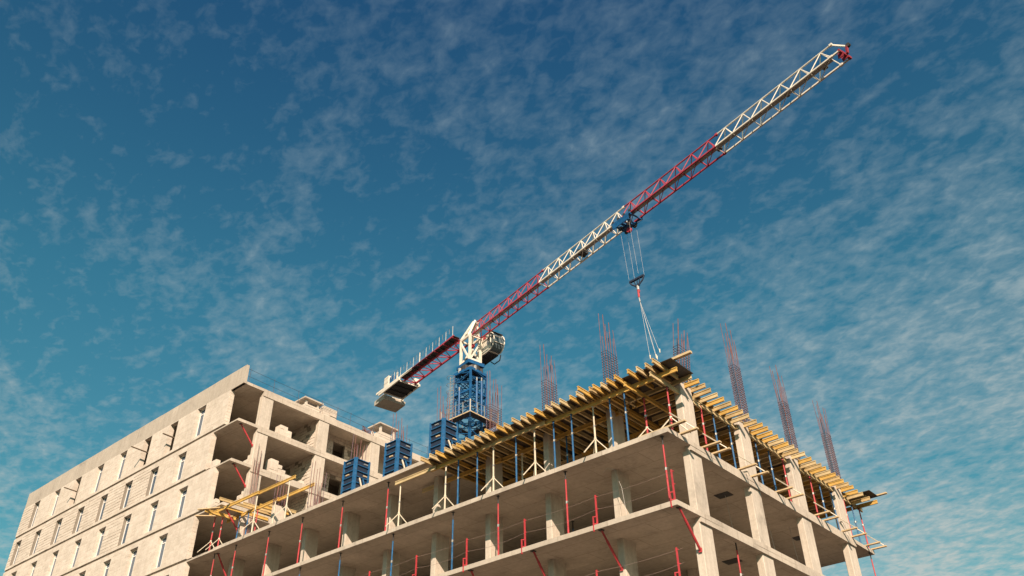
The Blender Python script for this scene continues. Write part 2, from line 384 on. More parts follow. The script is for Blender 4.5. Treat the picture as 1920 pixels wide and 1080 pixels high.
for k, (xs, head) in WIN.items():
    z0 = L[k] + 0.002; z1 = L[k + 1] - 0.202; e = WALL_END[k]; prev = e
    sill = z0 + 0.22
    edges = []
    for x in xs: edges.append((x, prev)); prev = x - WW
    edges.append((LEFT + 0.02, prev))
    for i, (a, c_) in enumerate(edges):
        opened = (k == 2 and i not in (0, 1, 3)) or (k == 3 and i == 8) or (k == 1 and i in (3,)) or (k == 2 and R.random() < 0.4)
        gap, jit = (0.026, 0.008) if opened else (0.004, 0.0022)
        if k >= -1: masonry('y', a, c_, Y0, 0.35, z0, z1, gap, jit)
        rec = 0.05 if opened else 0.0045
        box(a + 0.006, c_ - 0.006, Y0 + rec, Y0 + 0.37, z0 + 0.004, z1 - 0.004).build('wall_panel', M['mortar_and_shade'] if opened else M['block'], block)
        if i == 0 and k in (0, 3):   # the raw end of the wall
            masonry('x', Y0 + 0.003, Y0 + 0.369, e + 0.006, 0.008, z0, z1, 0.014, 0.005, 0.1, 0.20, 0.25)
    for i, x in enumerate(xs):
        a = x - WW
        if k >= -1 and z1 - head > 0.03:
            box(a + 0.002, x - 0.002, Y0 + 0.004, Y0 + 0.36, head, z1 - 0.003).build('lintel', M['block'], block)
        box(a + 0.002, x - 0.002, Y0 + 0.004, Y0 + 0.36, z0 + 0.003, sill).build('sill_wall', M['block'], block)
        if (k, i) in OPEN: continue
        yf = Y0 + 0.27; f = MB(); w = 0.075
        f.box(a + 0.005, a + 0.005 + w, yf, yf + 0.07, sill + 0.003, head - 0.003).box(x - 0.005 - w, x - 0.005, yf, yf + 0.07, sill + 0.003, head - 0.003)
        f.box(a + w + 0.006, x - w - 0.006, yf, yf + 0.07, sill + 0.003, sill + w).box(a + w + 0.006, x - w - 0.006, yf, yf + 0.07, head - w, head - 0.003)
        win = f.build('window', M['pvc'], block)
        xm = (a + x) / 2
        MB().box(xm - 0.035, xm + 0.035, yf + 0.002, yf + 0.068, sill + w + 0.002, head - w - 0.4 + 0.0).build('mullion', M['pvc'], win)
        MB().box(a + w + 0.006, x - w - 0.006, yf + 0.003, yf + 0.067, head - w - 0.398, head - w - 0.33).build('transom', M['pvc'], win)
        zt = head - w - 0.4
        MB().box(a + w + 0.003, xm - 0.037, yf + 0.03, yf + 0.045, sill + w + 0.001, zt).build('pane', M['glass'], win)
        MB().box(xm + 0.037, x - w - 0.003, yf + 0.03, yf + 0.045, sill + w + 0.001, zt).build('pane', M['glass'], win)
        MB().box(a + w + 0.003, x - w - 0.003, yf + 0.03, yf + 0.045, head - w - 0.328, head - w - 0.001).build('pane', M['glass'], win)
# left gable and inner walls
box(LEFT, LEFT + 0.3, FV + 0.12, 45.9, GZ, L[4] - 0.202).build('gable_wall', M['block'], block)
for k in range(0, 4):
    z0, z1 = L[k] + 0.002, L[k + 1] - 0.202
    # wall across the flats, coloured dark to stand in for the room's shade
    box(-56.2, -56.0, Y0 + 0.4, RY[0] + 4.9, z0, z1).build('partition_wall', M['mortar_and_shade'], block)
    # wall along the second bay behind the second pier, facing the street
    box(-52.3, LX - 0.5, RY[1] + 0.22, RY[1] + 0.40, z0, z1).build('partition_wall', M['mortar_and_shade'], block)
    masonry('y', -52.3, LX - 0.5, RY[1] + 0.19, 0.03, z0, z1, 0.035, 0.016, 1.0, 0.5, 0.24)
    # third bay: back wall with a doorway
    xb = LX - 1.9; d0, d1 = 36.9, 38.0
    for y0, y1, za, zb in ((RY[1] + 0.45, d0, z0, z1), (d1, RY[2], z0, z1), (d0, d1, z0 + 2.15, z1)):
        box(xb - 0.2, xb, y0, y1, za, zb).build('partition_wall', M['mortar_and_shade'], block)
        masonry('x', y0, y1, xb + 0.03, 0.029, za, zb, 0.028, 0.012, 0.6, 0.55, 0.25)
    box(-52.6, -52.35, RY[1] + 0.45, 45.5, z0, z1).build('partition_wall', M['mortar_and_shade'], block)
    # fourth bay
    box(LX - 2.3, LX - 2.1, RY[2] + 0.3, 45.5, z0, z1).build('partition_wall', M['block'], block)
BLOCKS.sort(key=lambda e: e[0])
unit_cache = {}
for _, bx in BLOCKS[:300]:
    mbk = box(*bx); mbk.build('aerated_block', M['block'], block)
rest = MB()
for _, bx in BLOCKS[300:]: rest.box(*bx)
o = rest.build('block_masonry', M['block'], block); o['kind'] = 'stuff'

# ------------------------------------------------------------------ beams
def h20(p, q, name, mat_, parent=None, h=0.2, w=0.08):
    mb = MB(); mb.bar(p, q, w, 0.04, off=(0, h / 2 - 0.02)).bar(p, q, w, 0.04, off=(0, -h / 2 + 0.02)).bar(p, q, 0.032, h - 0.082)
    return mb.build(name, mat_, parent, at=None if parent else p)

# ------------------------------------------------------------------ formwork deck over the right wing
deck = thing('slab_formwork', 'yellow timber formwork deck with black plywood, on props over the open top floor', 'formwork', (-22, 37, 18.3))
ZP0, ZP1 = 17.95, 18.15            # primary beams
ZJ0, ZJ1 = 18.155, 18.355          # joists
M['timber_pale'] = simple('sun_bleached_timber', (0.50, 0.38, 0.20), 0.75, 0.25, 2.0, worn=(0.36, 0.27, 0.15))
TM = (M['timber'], M['timber'], M['timber_old'], M['timber_pale'])
xs_front = [-29.4, -28.82, -28.35, -27.79, -27.29, -27.04, -26.67, -26.34, -25.87, -25.41, -25.05, -24.37, -24.0, -23.4, -22.97, -22.6, -22.06, -21.51, -21.12, -20.68, -20.17, -19.75, -19.42, -19.1, -18.85, -18.5, -18.11, -17.7, -17.03, -16.63, -16.2, -15.79]
for i, x in enumerate(xs_front):
    y = 26.88 + R.uniform(-0.09, 0.09) - (0.25 if i == 22 else 0)
    if x < -18.9:
        h20((x, y, 18.255), (x + R.uniform(-.03, .03), y + 3.3, 18.255), 'joist', R.choice(TM), deck)
        yy = y + 2.8; xo = x + 0.09
        while yy < 46.5:
            h20((xo, yy, 18.255), (xo + R.uniform(-.03, .03), min(yy + 3.9, 46.9), 18.255), 'joist', R.choice(TM), deck)
            yy += 3.4; xo = x + (0.09 if xo == x else 0)
    else:
        h20((x, y, 18.255), (x, y + 1.9 if x > -18 else y + 2.65, 18.255), 'joist', R.choice(TM), deck)
yj = 29.0; i = 0
while yj < 47.2:
    x1 = -15.33 + R.uniform(-0.05, 0.05)
    h20((x1, yj, 18.255), (x1 - 3.4, yj + R.uniform(-.03, .03), 18.255), 'joist', R.choice(TM), deck)
    i += 1; yj += 0.53 + R.uniform(-0.04, 0.04) + (0.22 if i % 10 == 0 else 0)
for y, xa, xb in ((27.76, -15.25, -32.2), (29.3, -19.3, -31.9), (31.6, -19.2, -29.5), (34.0, -19.2, -29.5), (36.6, -19.2, -29.5), (39.0, -19.2, -29.5), (42.0, -19.2, -29.5), (45, -19.2, -29.5)):
    x = xa; k = 0
    while x > xb + 0.3:
        xe = max(x - 3.9, xb); off = 0.085 if k % 2 else 0
        h20((x, y + off, 18.05), (xe, y + off, 18.05), 'primary_beam', R.choice(TM), deck)
        x -= 3.5; k += 1
for x, ya, yb in ((-16.1, 27.02, 48.0), (-17.36, 26.98, 47.4), (-18.9, 29.5, 47.2)):
    y = ya; k = 0
    while y < yb - 0.3:
        ye = min(y + 3.9, yb); off = 0.085 if k % 2 else 0
        h20((x - off, y, 17.845), (x - off, ye, 17.845), 'primary_beam', R.choice(TM), deck) if y < 28 else h20((x - off, y, 18.05), (x - off, ye, 18.05), 'primary_beam', R.choice(TM), deck)
        y += 3.5; k += 1
for a, c_ in ((-15.02, 47.3),):
    h20((a, c_, 18.05), (a - 4.0, c_, 18.05), 'primary_beam', M['timber'], deck)
    h20((a - 0.1, c_ - 0.75, 18.05), (a - 4.0, c_ - 0.75, 18.05), 'primary_beam', M['timber_old'], deck)
xcuts = [-29.4, -26.9, -24.4, -21.9, -19.4, -17.7, -16.12]
for xa, xe in zip(xcuts, xcuts[1:]):
    y = 27.32
    while y < 47.3:
        ye = min(y + 2.5, 47.5)
        MB().box(xa + 0.004, xe - 0.004, y + 0.004, ye - 0.004, 18.36, 18.381).build('plywood_panel', M['ply'], deck)
        y += 2.5
MB().box(-16.116, -15.22, 27.33, 29.03, 18.36, 18.381).build('plywood_panel', M['ply'], deck)
MB().box(-16.116, -14.95, 46.25, 47.45, 18.36, 18.381).build('plywood_panel', M['ply'], deck)
# stop-end brackets along the edge
for y in (29.9, 34.7, 40.1, 45.3):
    mb = MB().bar((-15.95, y, 18.385), (-15.95, y, 18.75), 0.05, 0.05).bar((-15.5, y, 18.41), (-15.95, y, 18.73), 0.05, 0.03).bar((-16.0, y - .35, 18.42), (-16.0, y + .35, 18.42), 0.05, 0.05)
    mb.build('edge_bracket', M['plank'], deck)
def plank(p, q, label, group=None, w=0.14, h=0.05, m=None, cat='plank'):
    return tag(MB().bar(p, q, w, h).build('timber_plank', m or M['plank'], at=p), label, cat, group)
plank((-16.9, 27.64, 18.46), (-14.45, 27.66, 18.49), 'pale plank sticking out over the near corner of the formwork deck', None, 0.16, 0.10)
plank((-16.2, 47.55, 18.46), (-14.5, 47.6, 18.49), 'pale plank sticking out past the far right end of the formwork deck', None, 0.18, 0.07)

# ------------------------------------------------------------------ props
def prop(x, y, z0, z1, colour, label, group, tripod=False, flip=False, lean=(0, 0), legcol='cream'):
    t_ = thing('steel_prop', label, 'prop', (x, y, z0), group)
    top = Vector((x + lean[0], y + lean[1], z1)); bot = Vector((x, y, z0)); d = top - bot
    def at(f): return bot + d * f
    fm = 0.60 if not flip else 0.5
    m1 = M[colour]
    inner = {'red': M['black'] if flip else M['red'], 'blue': M['blue'], 'cream': M['cream']}[colour]
    MB().box(x - 0.06, x + 0.06, y - 0.06, y + 0.06, z0, z0 + 0.008).build('base_plate', m1, t_)
    MB().tube(at(0.003), at(fm), 0.041, 8).build('outer_tube', m1, t_)
    cut = 0.87 if flip else 0.995
    if flip:
        MB().tube(at(fm), at(cut), 0.034, 8).build('inner_tube', m1, t_)
        MB().tube(at(cut), at(0.994), 0.030, 8).build('thread', M['black'], t_)
    else: MB().tube(at(fm), at(0.994), 0.034, 8).build('inner_tube', inner, t_)
    c = at(fm)
    MB().tube(c - d * 0.012, c + d * 0.028, 0.049, 8).tube(c + Vector((-0.13, 0.05, 0)), c + Vector((0.13, -0.05, 0.01)), 0.012, 5).build('collar', M['steel'], t_)
    MB().box(top.x - 0.07, top.x + 0.07, top.y - 0.07, top.y + 0.07, z1 - 0.010, z1 - 0.002).build('head_plate', M['black'] if colour != 'cream' else M['cream'], t_)
    if tripod:
        for a in (R.uniform(-15, 15) + 20, 140, 260):
            e = Vector((math.cos(rad(a)) * 0.72, math.sin(rad(a)) * 0.72, 0.0))
            MB().bar(at(0.36), bot + e + Vector((0, 0, 0.02)), 0.045, 0.035).build('tripod_leg', M[legcol], t_)
        MB().tube(at(0.345), at(0.375), 0.06, 8).build('tripod_ring', M[legcol], t_)
    return t_
G1 = 'props under the formwork deck'
zf = L[-1]
for i, x in enumerate((-31.9, -28.64, -25.5, -22.98, -19.64)):
    prop(x, 27.86, zf, 17.94, 'cream', f'cream tripod prop at the front edge under the deck, {ORD[i]} from the left', G1, True)
for i, x in enumerate((-27.69, -26.44, -24.01, -21.78, -20.77, -18.68, -17.92)):
    prop(x, 27.76, zf, 17.94, 'blue', f'blue prop in the front row under the deck, {ORD[i]} blue from the left', G1)
prop(-17.36, 28.38, zf, 17.74, 'red', 'red prop on a cream tripod, second in from the near corner under the deck', G1, True)
prop(-16.12, 28.26, zf, 17.74, 'red', 'red prop on a cream tripod at the very corner under the deck', G1, True)
for i, x in enumerate((-31.2, -29.2, -26.9, -25.0, -23.8, -22.3, -20.6)):
    prop(x, 29.34 if i % 2 else 31.6, zf, 17.94, 'cream' if i in (0, 3) else 'blue', f'{"cream" if i in (0, 3) else "blue"} prop one row behind the front edge, {ORD[i]} from the left', G1)
kk = 0
for y in (34.0, 36.6, 39.0, 42.0):
    for x in (-20.0, -22.4, -24.8, -27.0):
        prop(x + R.uniform(-.3, .3), y, zf, 17.94, 'blue', f'blue prop deep in shade under the deck, {ORD[kk // 4]} row back, {ORD[kk % 4]} from the right', 'shaded blue props deep under the deck'); kk += 1
reds = [30.89, 34.76, 38.4, 41.31, 45.26, 47.3]
for i, y in enumerate(reds):
    prop(-16.1, y, zf, 17.94, 'red', f'red prop at the right-hand slab edge, {ORD[i]} red one past the corner pier', G1)
for i, y in enumerate((29.46, 32.11, 33.46, 35.92, 37.2, 39.5, 42.64, 44.0, 46.57)):
    prop(-16.2, y, zf, 17.94, 'blue', f'blue prop along the right-hand slab edge, {ORD[i]} blue one after the near corner', G1)
for i, y in enumerate((31.0, 34.5, 38.0, 41.0, 44.5)):
    prop(-18.9, y, zf, 17.94, 'blue', f'blue prop in the second row back from the right-hand edge, {ORD[i]} one', G1)
# pairs of boards under the right-hand tripods
bn = 0
pairs = [(27.66, 28.5), (30.2, 31.0), (33.2, 34.22), (36.6, 37.7), (40.55, 41.5), (43.6, 44.66), (46.45, 47.2)]
for i, (a, c_) in enumerate(pairs):
    for s, y in (('near', a), ('far', c_)):
        plank((-17.3, y, 15.615), (-15.14 + R.uniform(-0.04, 0.06), y + R.uniform(-.05, .05), 15.615), f'board jutting over the right-hand slab edge, {s} one of the {ORD[i]} pair', 'boards sticking out over the right-hand slab edge', 0.15, 0.06)
    fr = thing('timber_trestle', f'cream triangular strut frame on the {ORD[i]} pair of jutting boards', 'strut frame', (-15.8, (a + c_) / 2, 15.65), 'cream strut frames on the boards')
    apex = (-16.0, a + 0.32, 16.4)
    MB().bar(apex, (-15.25, a + 0.02, 15.66), 0.036, 0.036).build('strut', M['cream'], fr)
    MB().bar(apex, (-15.25, c_ - 0.02, 15.66), 0.036, 0.036).build('strut', M['cream'], fr)
# storey under the finished part of the top slab
G2 = 'props along the front edges of the lower floors'
for i, x in enumerate((-48.69, -46.42, -43.11, -39.98, -36.49, -32.85)):
    prop(x, 27.86, L[-1], 18.345, 'red', f'red prop at the front edge under the finished top slab, {ORD[i]} from the left', G2, flip=True)
for i, (x, c_) in enumerate(((-39.43, 'blue'), (-36.06, 'blue'), (-32.04, 'blue'), (-27.92, 'blue'), (-25.09, 'red'), (-21.23, 'red'), (-16.32, 'red'))):
    prop(x, 27.72, L[-2], 15.365, c_, f'{c_} prop at the front edge one floor below, {ORD[i]} from the left', G2, flip=True)
prop(-17.8, 37.4, L[-2], 15.365, 'red', 'red prop inside the open floor behind the second right-hand bay', G2, flip=True)
prop(-17.7, 42.8, L[-2], 15.365, 'red', 'red prop inside the open floor behind the third right-hand bay', G2, flip=True)
prop(-16.35, 32.56, L[-3], 12.375, 'red', 'red prop under the lower right-hand beam, beside the corner pier', G2, flip=True)
prop(-15.98, 46.9, L[-2], 15.365, 'red', 'red prop under the far overhang beyond the last right-hand pier', G2, flip=True)
for x in (-24.6, -29.2, -33.0):
    prop(x, 32.5, L[-2], 15.365, 'blue', f'blue prop set back in the open floor, behind the {("second", "third", "fourth")[int((-x - 24) // 4.3)]} bay', 'blue props back in the open floor', flip=True)

def strut(p, q, label, m='red'):
    t_ = thing('raking_strut', label, 'strut', q, 'raking struts under the slab corners')
    p, q = Vector(p), Vector(q); d = p - q
    MB().tube(q, q + d * 0.72, 0.055, 8).build('outer_tube', M[m], t_)
    MB().tube(q + d * 0.72, q + d * 0.985, 0.045, 8).build('inner_tube', M[m] if m == 'red' else M['black'], t_)
    MB().box(p.x - 0.09, p.x + 0.09, p.y - 0.09, p.y + 0.09, p.z - 0.035, p.z - 0.004).build('head_plate', M['black'], t_)
    MB().bar(q + Vector((0, -0.03, 0)), q + Vector((0, -0.004, -0.001)), 0.14, 0.16).build('foot_plate', M[m], t_)
    return t_
for k, z in ((-2, 12.38),):
    for i, (xt, xb, zb) in enumerate(((-26.68, -26.9, 11.1), (-23.08, -23.25, 11.1), (-19.55, -19.62, 11.15))):
        strut((xt, 27.67, z), (xb, 28.97, zb), f'red raking strut under the lower slab edge, {ORD[i]} from the left')
strut((-16.01, 27.79, 12.38), (-16.1, 29.12, 11.1), 'red raking strut under the lower corner overhang, to the corner pier')
for k, nm in ((3, 'topmost'), (2, 'middle'), (1, 'lowest')):
    strut((-48.7, 28.0, L[k] - 0.2), (-48.68, 29.13, L[k] - 1.42), f'red raking strut under a balcony corner of the walled block, {nm} one')
strut((-48.5, 27.95, 18.35), (-48.55, 28.97, 16.9), 'red raking strut beside the leftmost prop under the finished top slab')

# ------------------------------------------------------------------ guard posts + ropes
def guard_post(x, y, z, label):
    t_ = thing('guardrail_post', label, 'guardrail post', (x, y, z), 'red guardrail clamps on the slab edges')
    MB().bar((x, y, z - 0.02), (x, y, z + 1.22), 0.055, 0.055).build('post', M['red'], t_)
    MB().bar((x - 0.16, y - 0.03, z - 0.26), (x - 0.16, y - 0.03, z + 0.36), 0.045, 0.045).bar((x - 0.16, y - 0.03, z + 0.03), (x, y - 0.0, z + 0.03), 0.04, 0.05).bar((x - 0.16, y - 0.03, z + 0.33), (x, y, z + 0.33), 0.04, 0.04).build('clamp', M['red'], t_)
    for dz in (0.62, 1.14): MB().bar((x, y, z + dz), (x + 0.09, y + 0.01, z + dz), 0.03, 0.03).build('rail_hook', M['red'], t_)
    return t_
pxs = [-36.8, -33.4, -30.08, -26.82, -23.4, -19.62, -15.99]
for k in (-2, -3):
    for i, x in enumerate(pxs):
        guard_post(x - (0.2 if k == -3 else 0), 27.53, L[k], f'red guardrail clamp on the {"second" if k == -2 else "third"} slab below the deck, {ORD[i]} from left')
def sag(p, q, s, n=8):
    p, q = Vector(p), Vector(q)
    return [p.lerp(q, i / n) - Vector((0, 0, s * 4 * (i / n) * (1 - i / n))) for i in range(n + 1)]
for k in (-2, -3):
    for j, (dz, nm) in enumerate(((0.62, 'lower'), (1.14, 'upper'))):
        mb = MB()
        for a, c_ in zip(pxs, pxs[1:]): mb.path(sag((a + .05, 27.53, L[k] + dz), (c_ + .05, 27.53, L[k] + dz), 0.12 if j == 0 else 0.06), 0.006, 4)
        tag(mb.build('safety_rope', M['thin']), f'{nm} thin safety wire between red clamps, {"second" if k == -2 else "third"} slab below the deck', 'wire')
mb = MB().path([(-19.9, 28.6, 15.2), (-19.6, 28.5, 15.3), (-19.25, 28.5, 15.1), (-18.95, 28.5, 14.2), (-18.8, 28.5, 12.6)], 0.007, 5)
tag(mb.build('hanging_cable', M['cable']), 'thin pale cable looping down in front of a front pier', 'cable')
for i, (x, y, z, d) in enumerate(((-17.55, 34.7, 15.35, 2.6), (-17.55, 38.6, 15.35, 2.4), (-17.6, 42.2, 15.35, 2.6), (-17.3, 40.4, 15.35, 2.7))):
    tag(MB().path([(x, y, z), (x + .05, y + .06, z - d * .5), (x + 0.1, y + .2, z - d)], 0.011, 4).build('hanging_cable', M['cable']), f'thin white cable hanging from the right-hand ceiling, {ORD[i]} from the corner pier', 'cable')

# ------------------------------------------------------------------ rebar cages
def ring_mesh(w, d, r, m):
    mb = MB(); c = [(-w / 2, -d / 2), (w / 2, -d / 2), (w / 2, d / 2), (-w / 2, d / 2)]
    for a, b_ in zip(c, c[1:] + c[:1]): mb.tube((*a, 0), (*b_, 0), r, 4)
    return mb.mesh('stirrup', m)
RING = ring_mesh(0.30, 0.86, 0.013, M['rebar']); RING_SHORT = ring_mesh(0.30, 0.62, 0.013, M['rebar'])
def rebar_cage(x, y, z0, ztie, ztop, label, lean=(0, 0), group='rebar cages rising from the column heads', k_=1.0, ring=None):
    t_ = thing('rebar_cage', label, 'rebar cage', (x, y, z0), group)
    pts = [(sx * 0.135, sy * k_) for sx in (-1, 1) for sy in (-0.41, -0.2, 0.0, 0.2, 0.41)]
    for i, (dx, dy) in enumerate(pts):
        tall = i in (0, 2, 4, 5, 7, 9)
        top = ztop - R.choice((0, 0, 0.12)) - (0 if tall else (ztop - ztie) * 0.45) - R.uniform(0, 0.22) - (0.28 if i in (2, 7) else 0.5 if i in (4, 9) else 0)
        h = top - z0; j1 = R.uniform(-.07, .07); j2 = R.uniform(-.07, .07)
        zt = min(ztie, top)
        f = (zt - z0) / h
        mb = MB().tube((x + dx, y + dy, z0), (x + dx + lean[0] * f, y + dy + lean[1] * f, zt), 0.0165, 5)
        if top > ztie: mb.tube((x + dx + lean[0] * f, y + dy + lean[1] * f, zt), (x + dx + lean[0] + j1, y + dy + lean[1] + j2, top), 0.0165, 5)
        mb.build('bar', M['rust'] if i % 3 else M['rebar'], t_)
    z = z0 + 0.06
    while z < ztie:
        f = (z - z0) / (ztop - z0)
        o = shared('stirrup', ring or RING, t_, (lean[0] * f + R.uniform(-.006, .006), lean[1] * f, z - z0)); z += 0.135
    return t_
FXC = [x - 0.16 for x in FX]
ZD = 18.385
rebar_cage(FXC[0], 29.45, ZD, 21.35, 23.45, 'rebar cage behind the formwork, first one left of the near corner')
rebar_cage(FXC[1], 29.45, ZD, 21.25, 23.3, 'rebar cage behind the formwork, midway along the front')
rebar_cage(FXC[2], 29.45, ZD, 21.15, 23.3, 'rebar cage behind the formwork, just right of the blue crane tower')
rebar_cage(FXC[3], 29.45, L[0], 21.3, 23.7, 'rebar cage poking out of the blue column form nearest the crane tower')
rebar_cage(FXC[4], 29.45, L[0], 21.4, 23.4, 'rebar cage poking out of the middle blue column form')
rebar_cage(FXC[5], 29.45, L[0], 21.4, 23.3, 'rebar cage poking out of the leftmost blue column form')
rebar_cage(FXC[6], 29.45, L[0], 19.8, 22.6, 'bare rebar cage on the finished slab, left of the blue column forms')
rebar_cage(FXC[7], 29.45, 20.75, 21.4, 22.9, 'rebar cage on a short concrete column stump by the walled block')
rebar_cage(-16.1, 29.6, ZD, 20.3, 21.75, 'rebar cage at the near corner, mostly hidden by the deck', (0.15, 0.3))
for i, (y, nm) in enumerate(((34.75, 'tallest'), (39.75, 'middle'), (44.75, 'farthest'))):
    rebar_cage(-16.0, y, ZD, 21.55, 23.95 - 0.15 * i, f'rebar cage on the right-hand row of column heads, {nm} of three', k_=0.72, ring=RING_SHORT)
for i, (x, y) in enumerate(((-19.6, 34.6), (-19.6, 39.6))):
    rebar_cage(x, y, ZD, 18.9, 19.35, f'short starter bars showing above the right-hand deck edge, {("nearer", "farther")[i]} set', group='short starter bars on the deck')

# ------------------------------------------------------------------ blue column forms
def column_form(xc, label, z0=L[0]):
    t_ = thing('column_form', label, 'column formwork', (xc, 29.45, z0), 'blue steel column forms')
    x0, x1, y0, y1 = xc - 0.52, xc + 0.45, 28.95, 29.95; H = 2.95
    def panel(p, q, nrm, name='form_panel'):
        p, q, nrm = Vector(p), Vector(q), Vector(nrm); d = (q - p)
        f = MB()
        for s in (0, 1):
            c = p + d * s; f.bar(c, c + Vector((0, 0, H)), 0.075, 0.12, up=tuple(nrm))
        pn = f.build(name, M['blue'], t_)
        back = p - nrm * 0.05
        MB().bar(back + Vector((0, 0, H / 2)) , back + d + Vector((0, 0, H / 2)), 0.02, H - 0.01, up=(0, 0, 1)).build('face_sheet', M['navy'], pn)
        nr = 9
        for i in range(nr):
            z = 0.06 + (H - 0.12) * i / (nr - 1)
            MB().bar(p + d * 0.05 + Vector((0, 0, z)), p + d * 0.95 + Vector((0, 0, z)), 0.07, 0.035).build('rib', M['blue'], pn)
            if i in (2, 5, 7):
                c = p + d * 0.5 + nrm * 0.09 + Vector((0, 0, z + 0.12))
                c += d * R.uniform(-.25, .25)
                MB().bar(c - d * 0.14, c + d * 0.14, 0.06, 0.06).build('clamp', M['plank'] if i == 5 else M['steel'], pn)
        return pn
    panel((x0, y0, z0), (x1 - 0.05, y0, z0), (0, -1, 0))
    panel((x1, y0 + 0.08, z0), (x1, y1, z0), (1, 0, 0))
    panel((x1 - 0.05, y1 + 0.05, z0), (x0, y1 + 0.05, z0), (0, 1, 0))
    panel((x0 - 0.05, y1, z0), (x0 - 0.05, y0 + 0.08, z0), (-1, 0, 0))
    for s in (0.35, 0.6):
        MB().bar((x1 + 0.05, y0 + s, z0 + 1.75), (x1 + 1.0, y0 + s - 0.25, z0 + 0.02), 0.06, 0.06).build('push_pull_brace', M['cream'] if s < .5 else M['blue'], t_)
    return t_
column_form(FXC[5], 'blue ribbed column form farthest left on the finished slab edge')
column_form(FXC[4], 'blue ribbed column form between two others on the finished slab')
column_form(FXC[3], 'blue ribbed column form in front of the crane tower, by the deck')

# ------------------------------------------------------------------ small balcony platform beside the walled block
G3 = 'loose yellow beams on the balcony platform'
def loose(p, q, label, m=None): return tag(h20(p, q, 'timber_beam', m or M['timber']), label, 'beam', G3)
loose((-49.9, 27.66, 21.1), (-44.6, 27.66, 21.1), 'yellow beam by the block corner, left half of the outer line')
loose((-45.0, 27.75, 21.1), (-41.1, 27.75, 21.1), 'yellow beam by the block corner, right half of the outer line')
loose((-50.1, 29.1, 21.1), (-44.6, 29.1, 21.1), 'yellow beam of the inner line beside the walled block, left half')
loose((-45.0, 29.19, 21.1), (-41.2, 29.19, 21.1), 'yellow beam of the inner line beside the walled block, right half')
for i, (x, y0, y1, z) in enumerate(((-48.9, 26.75, 28.9, 20.88), (-47.6, 26.85, 30.6, 21.31), (-48.5, 28.0, 31.0, 21.31), (-47.2, 28.3, 31.2, 21.31), (-46.7, 29.2, 31.3, 21.31), (-46.2, 29.5, 31.5, 21.31))):
    loose((x, y0, z), (x + 0.15, y1, z), f'short yellow cross beam on the small platform, {ORD[i]} from the left', M['timber_old'] if i % 2 else None)
for i, (p, q) in enumerate((((-49.3, 26.5, 20.95), (-47.9, 27.4, 20.97)), ((-50.2, 26.9, 20.9), (-48.6, 28.6, 20.9)), ((-47.9, 29.8, 21.44), (-46.3, 31.4, 21.44)))):
    plank(p, q, f'loose board lying askew on the small yellow platform, {ORD[i]} from the left', G3, 0.2, 0.05)
for i, (x, y, c_, tp) in enumerate(((-49.7, 28.0, 'red', True), (-48.95, 28.1, 'red', True), (-48.3, 28.9, 'blue', False), (-47.5, 29.0, 'blue', False), (-46.6, 29.05, 'red', False), (-44.79, 27.73, 'cream', True), (-44.71, 29.0, 'cream', False), (-41.54, 27.7, 'cream', True), (-41.59, 29.17, 'cream', False))):
    prop(x, y, L[0], 20.98, c_, f'{c_} prop under the small yellow platform by the block, {ORD[i]} from left', 'props under the balcony platform', tp)

# ------------------------------------------------------------------ rebar bundles, blocks and rubbish in the block's open bays
def bundle(x, y, z0, h, n, label, dy=0.09):
    t_ = thing('rebar_bundle', label, 'rebar bundle', (x, y, z0), 'rebar leaning on the open side of the walled block')
    for i in range(n):
        MB().tube((x + R.uniform(.08, .2), y + dy * i + R.uniform(-.02, .02), z0), (x + R.uniform(0, .05), y + dy * i + R.uniform(-.05, .05), z0 + h * R.uniform(0.6, 1)), 0.016, 5).build('bar', M['rust'], t_)
bundle(-48.36, 29.3, 21.57, 5.0, 6, 'bundle of rusty bars standing against the block corner pier')
bundle(-48.36, 29.35, 18.57, 3.0, 8, 'bundle of rusty bars at the foot of the block corner pier')
bundle(-48.34, 34.4, 21.57, 3.2, 5, 'rusty bars standing against the second pier of the walled block', 0.12)
bundle(-48.6, 37.0, 24.57, 3.2, 4, 'rusty bars standing in the third bay of the walled block', 0.35)
def block_stack(x, y, z, cols, label, axis='y', sz=(0.25, 0.6, 0.25)):
    t_ = thing('block_stack', label, 'block stack', (x, y, z), 'stacks of aerated blocks')
    for i, n in enumerate(cols):
        for j in range(n):
            dx = R.uniform(-.03, .03); a = i * 0.33
            o = MB().box(x - 0.3 + dx, x + 0.3 + dx, y + a, y + a + 0.32, z + j * 0.252, z + j * 0.252 + 0.248).build('aerated_block', M['block'], t_)
block_stack(-49.2, 31.2, L[3], (4, 4, 3), 'stack of pale blocks in the top storey second bay')
block_stack(-49.3, 30.9, L[2], (5, 5, 4, 3, 2, 2, 1), 'stepped stack of pale blocks one floor below the top')
block_stack(-49.3, 33.2, L[2], (1, 2, 1), 'low heap of blocks beside the second pier, one floor below the top')
def low_wall(k, label, hs):  # added blocks stepped to the outline of a sunlit patch on a wall
    t_ = thing('lit_patch_wall', label, 'low wall', (-49.6, 29.5, L[k]), 'added walls stepped like sunlit patches behind the corner pier')
    for i, h in enumerate(hs):
        x1 = -48.86 - i * 0.45
        n = max(1, int(h / 0.25))
        for j in range(n):
            MB().box(x1 - 0.445, x1, 29.3 + R.uniform(-.01, .01), 29.6, L[k] + j * 0.25 + 0.003, L[k] + (j + 1) * 0.25 - 0.002).build('aerated_block', M['block'], t_)
low_wall(2, 'stepped blocks in the shape of a sunlit patch, left of the corner pier, upper', (1.0, 0.75, 0.5, 0.25))
low_wall(1, 'stepped blocks in the shape of a sunlit patch, left of the corner pier, lower', (1.5, 1.25, 1.0, 0.25))
for k, x in ((1, -49.7), (2, -50.6)):
    block_stack(x, 27.6, L[k], (2, 1), f'few loose blocks on the {"upper" if k == 2 else "lower"} balcony corner by the wall end')
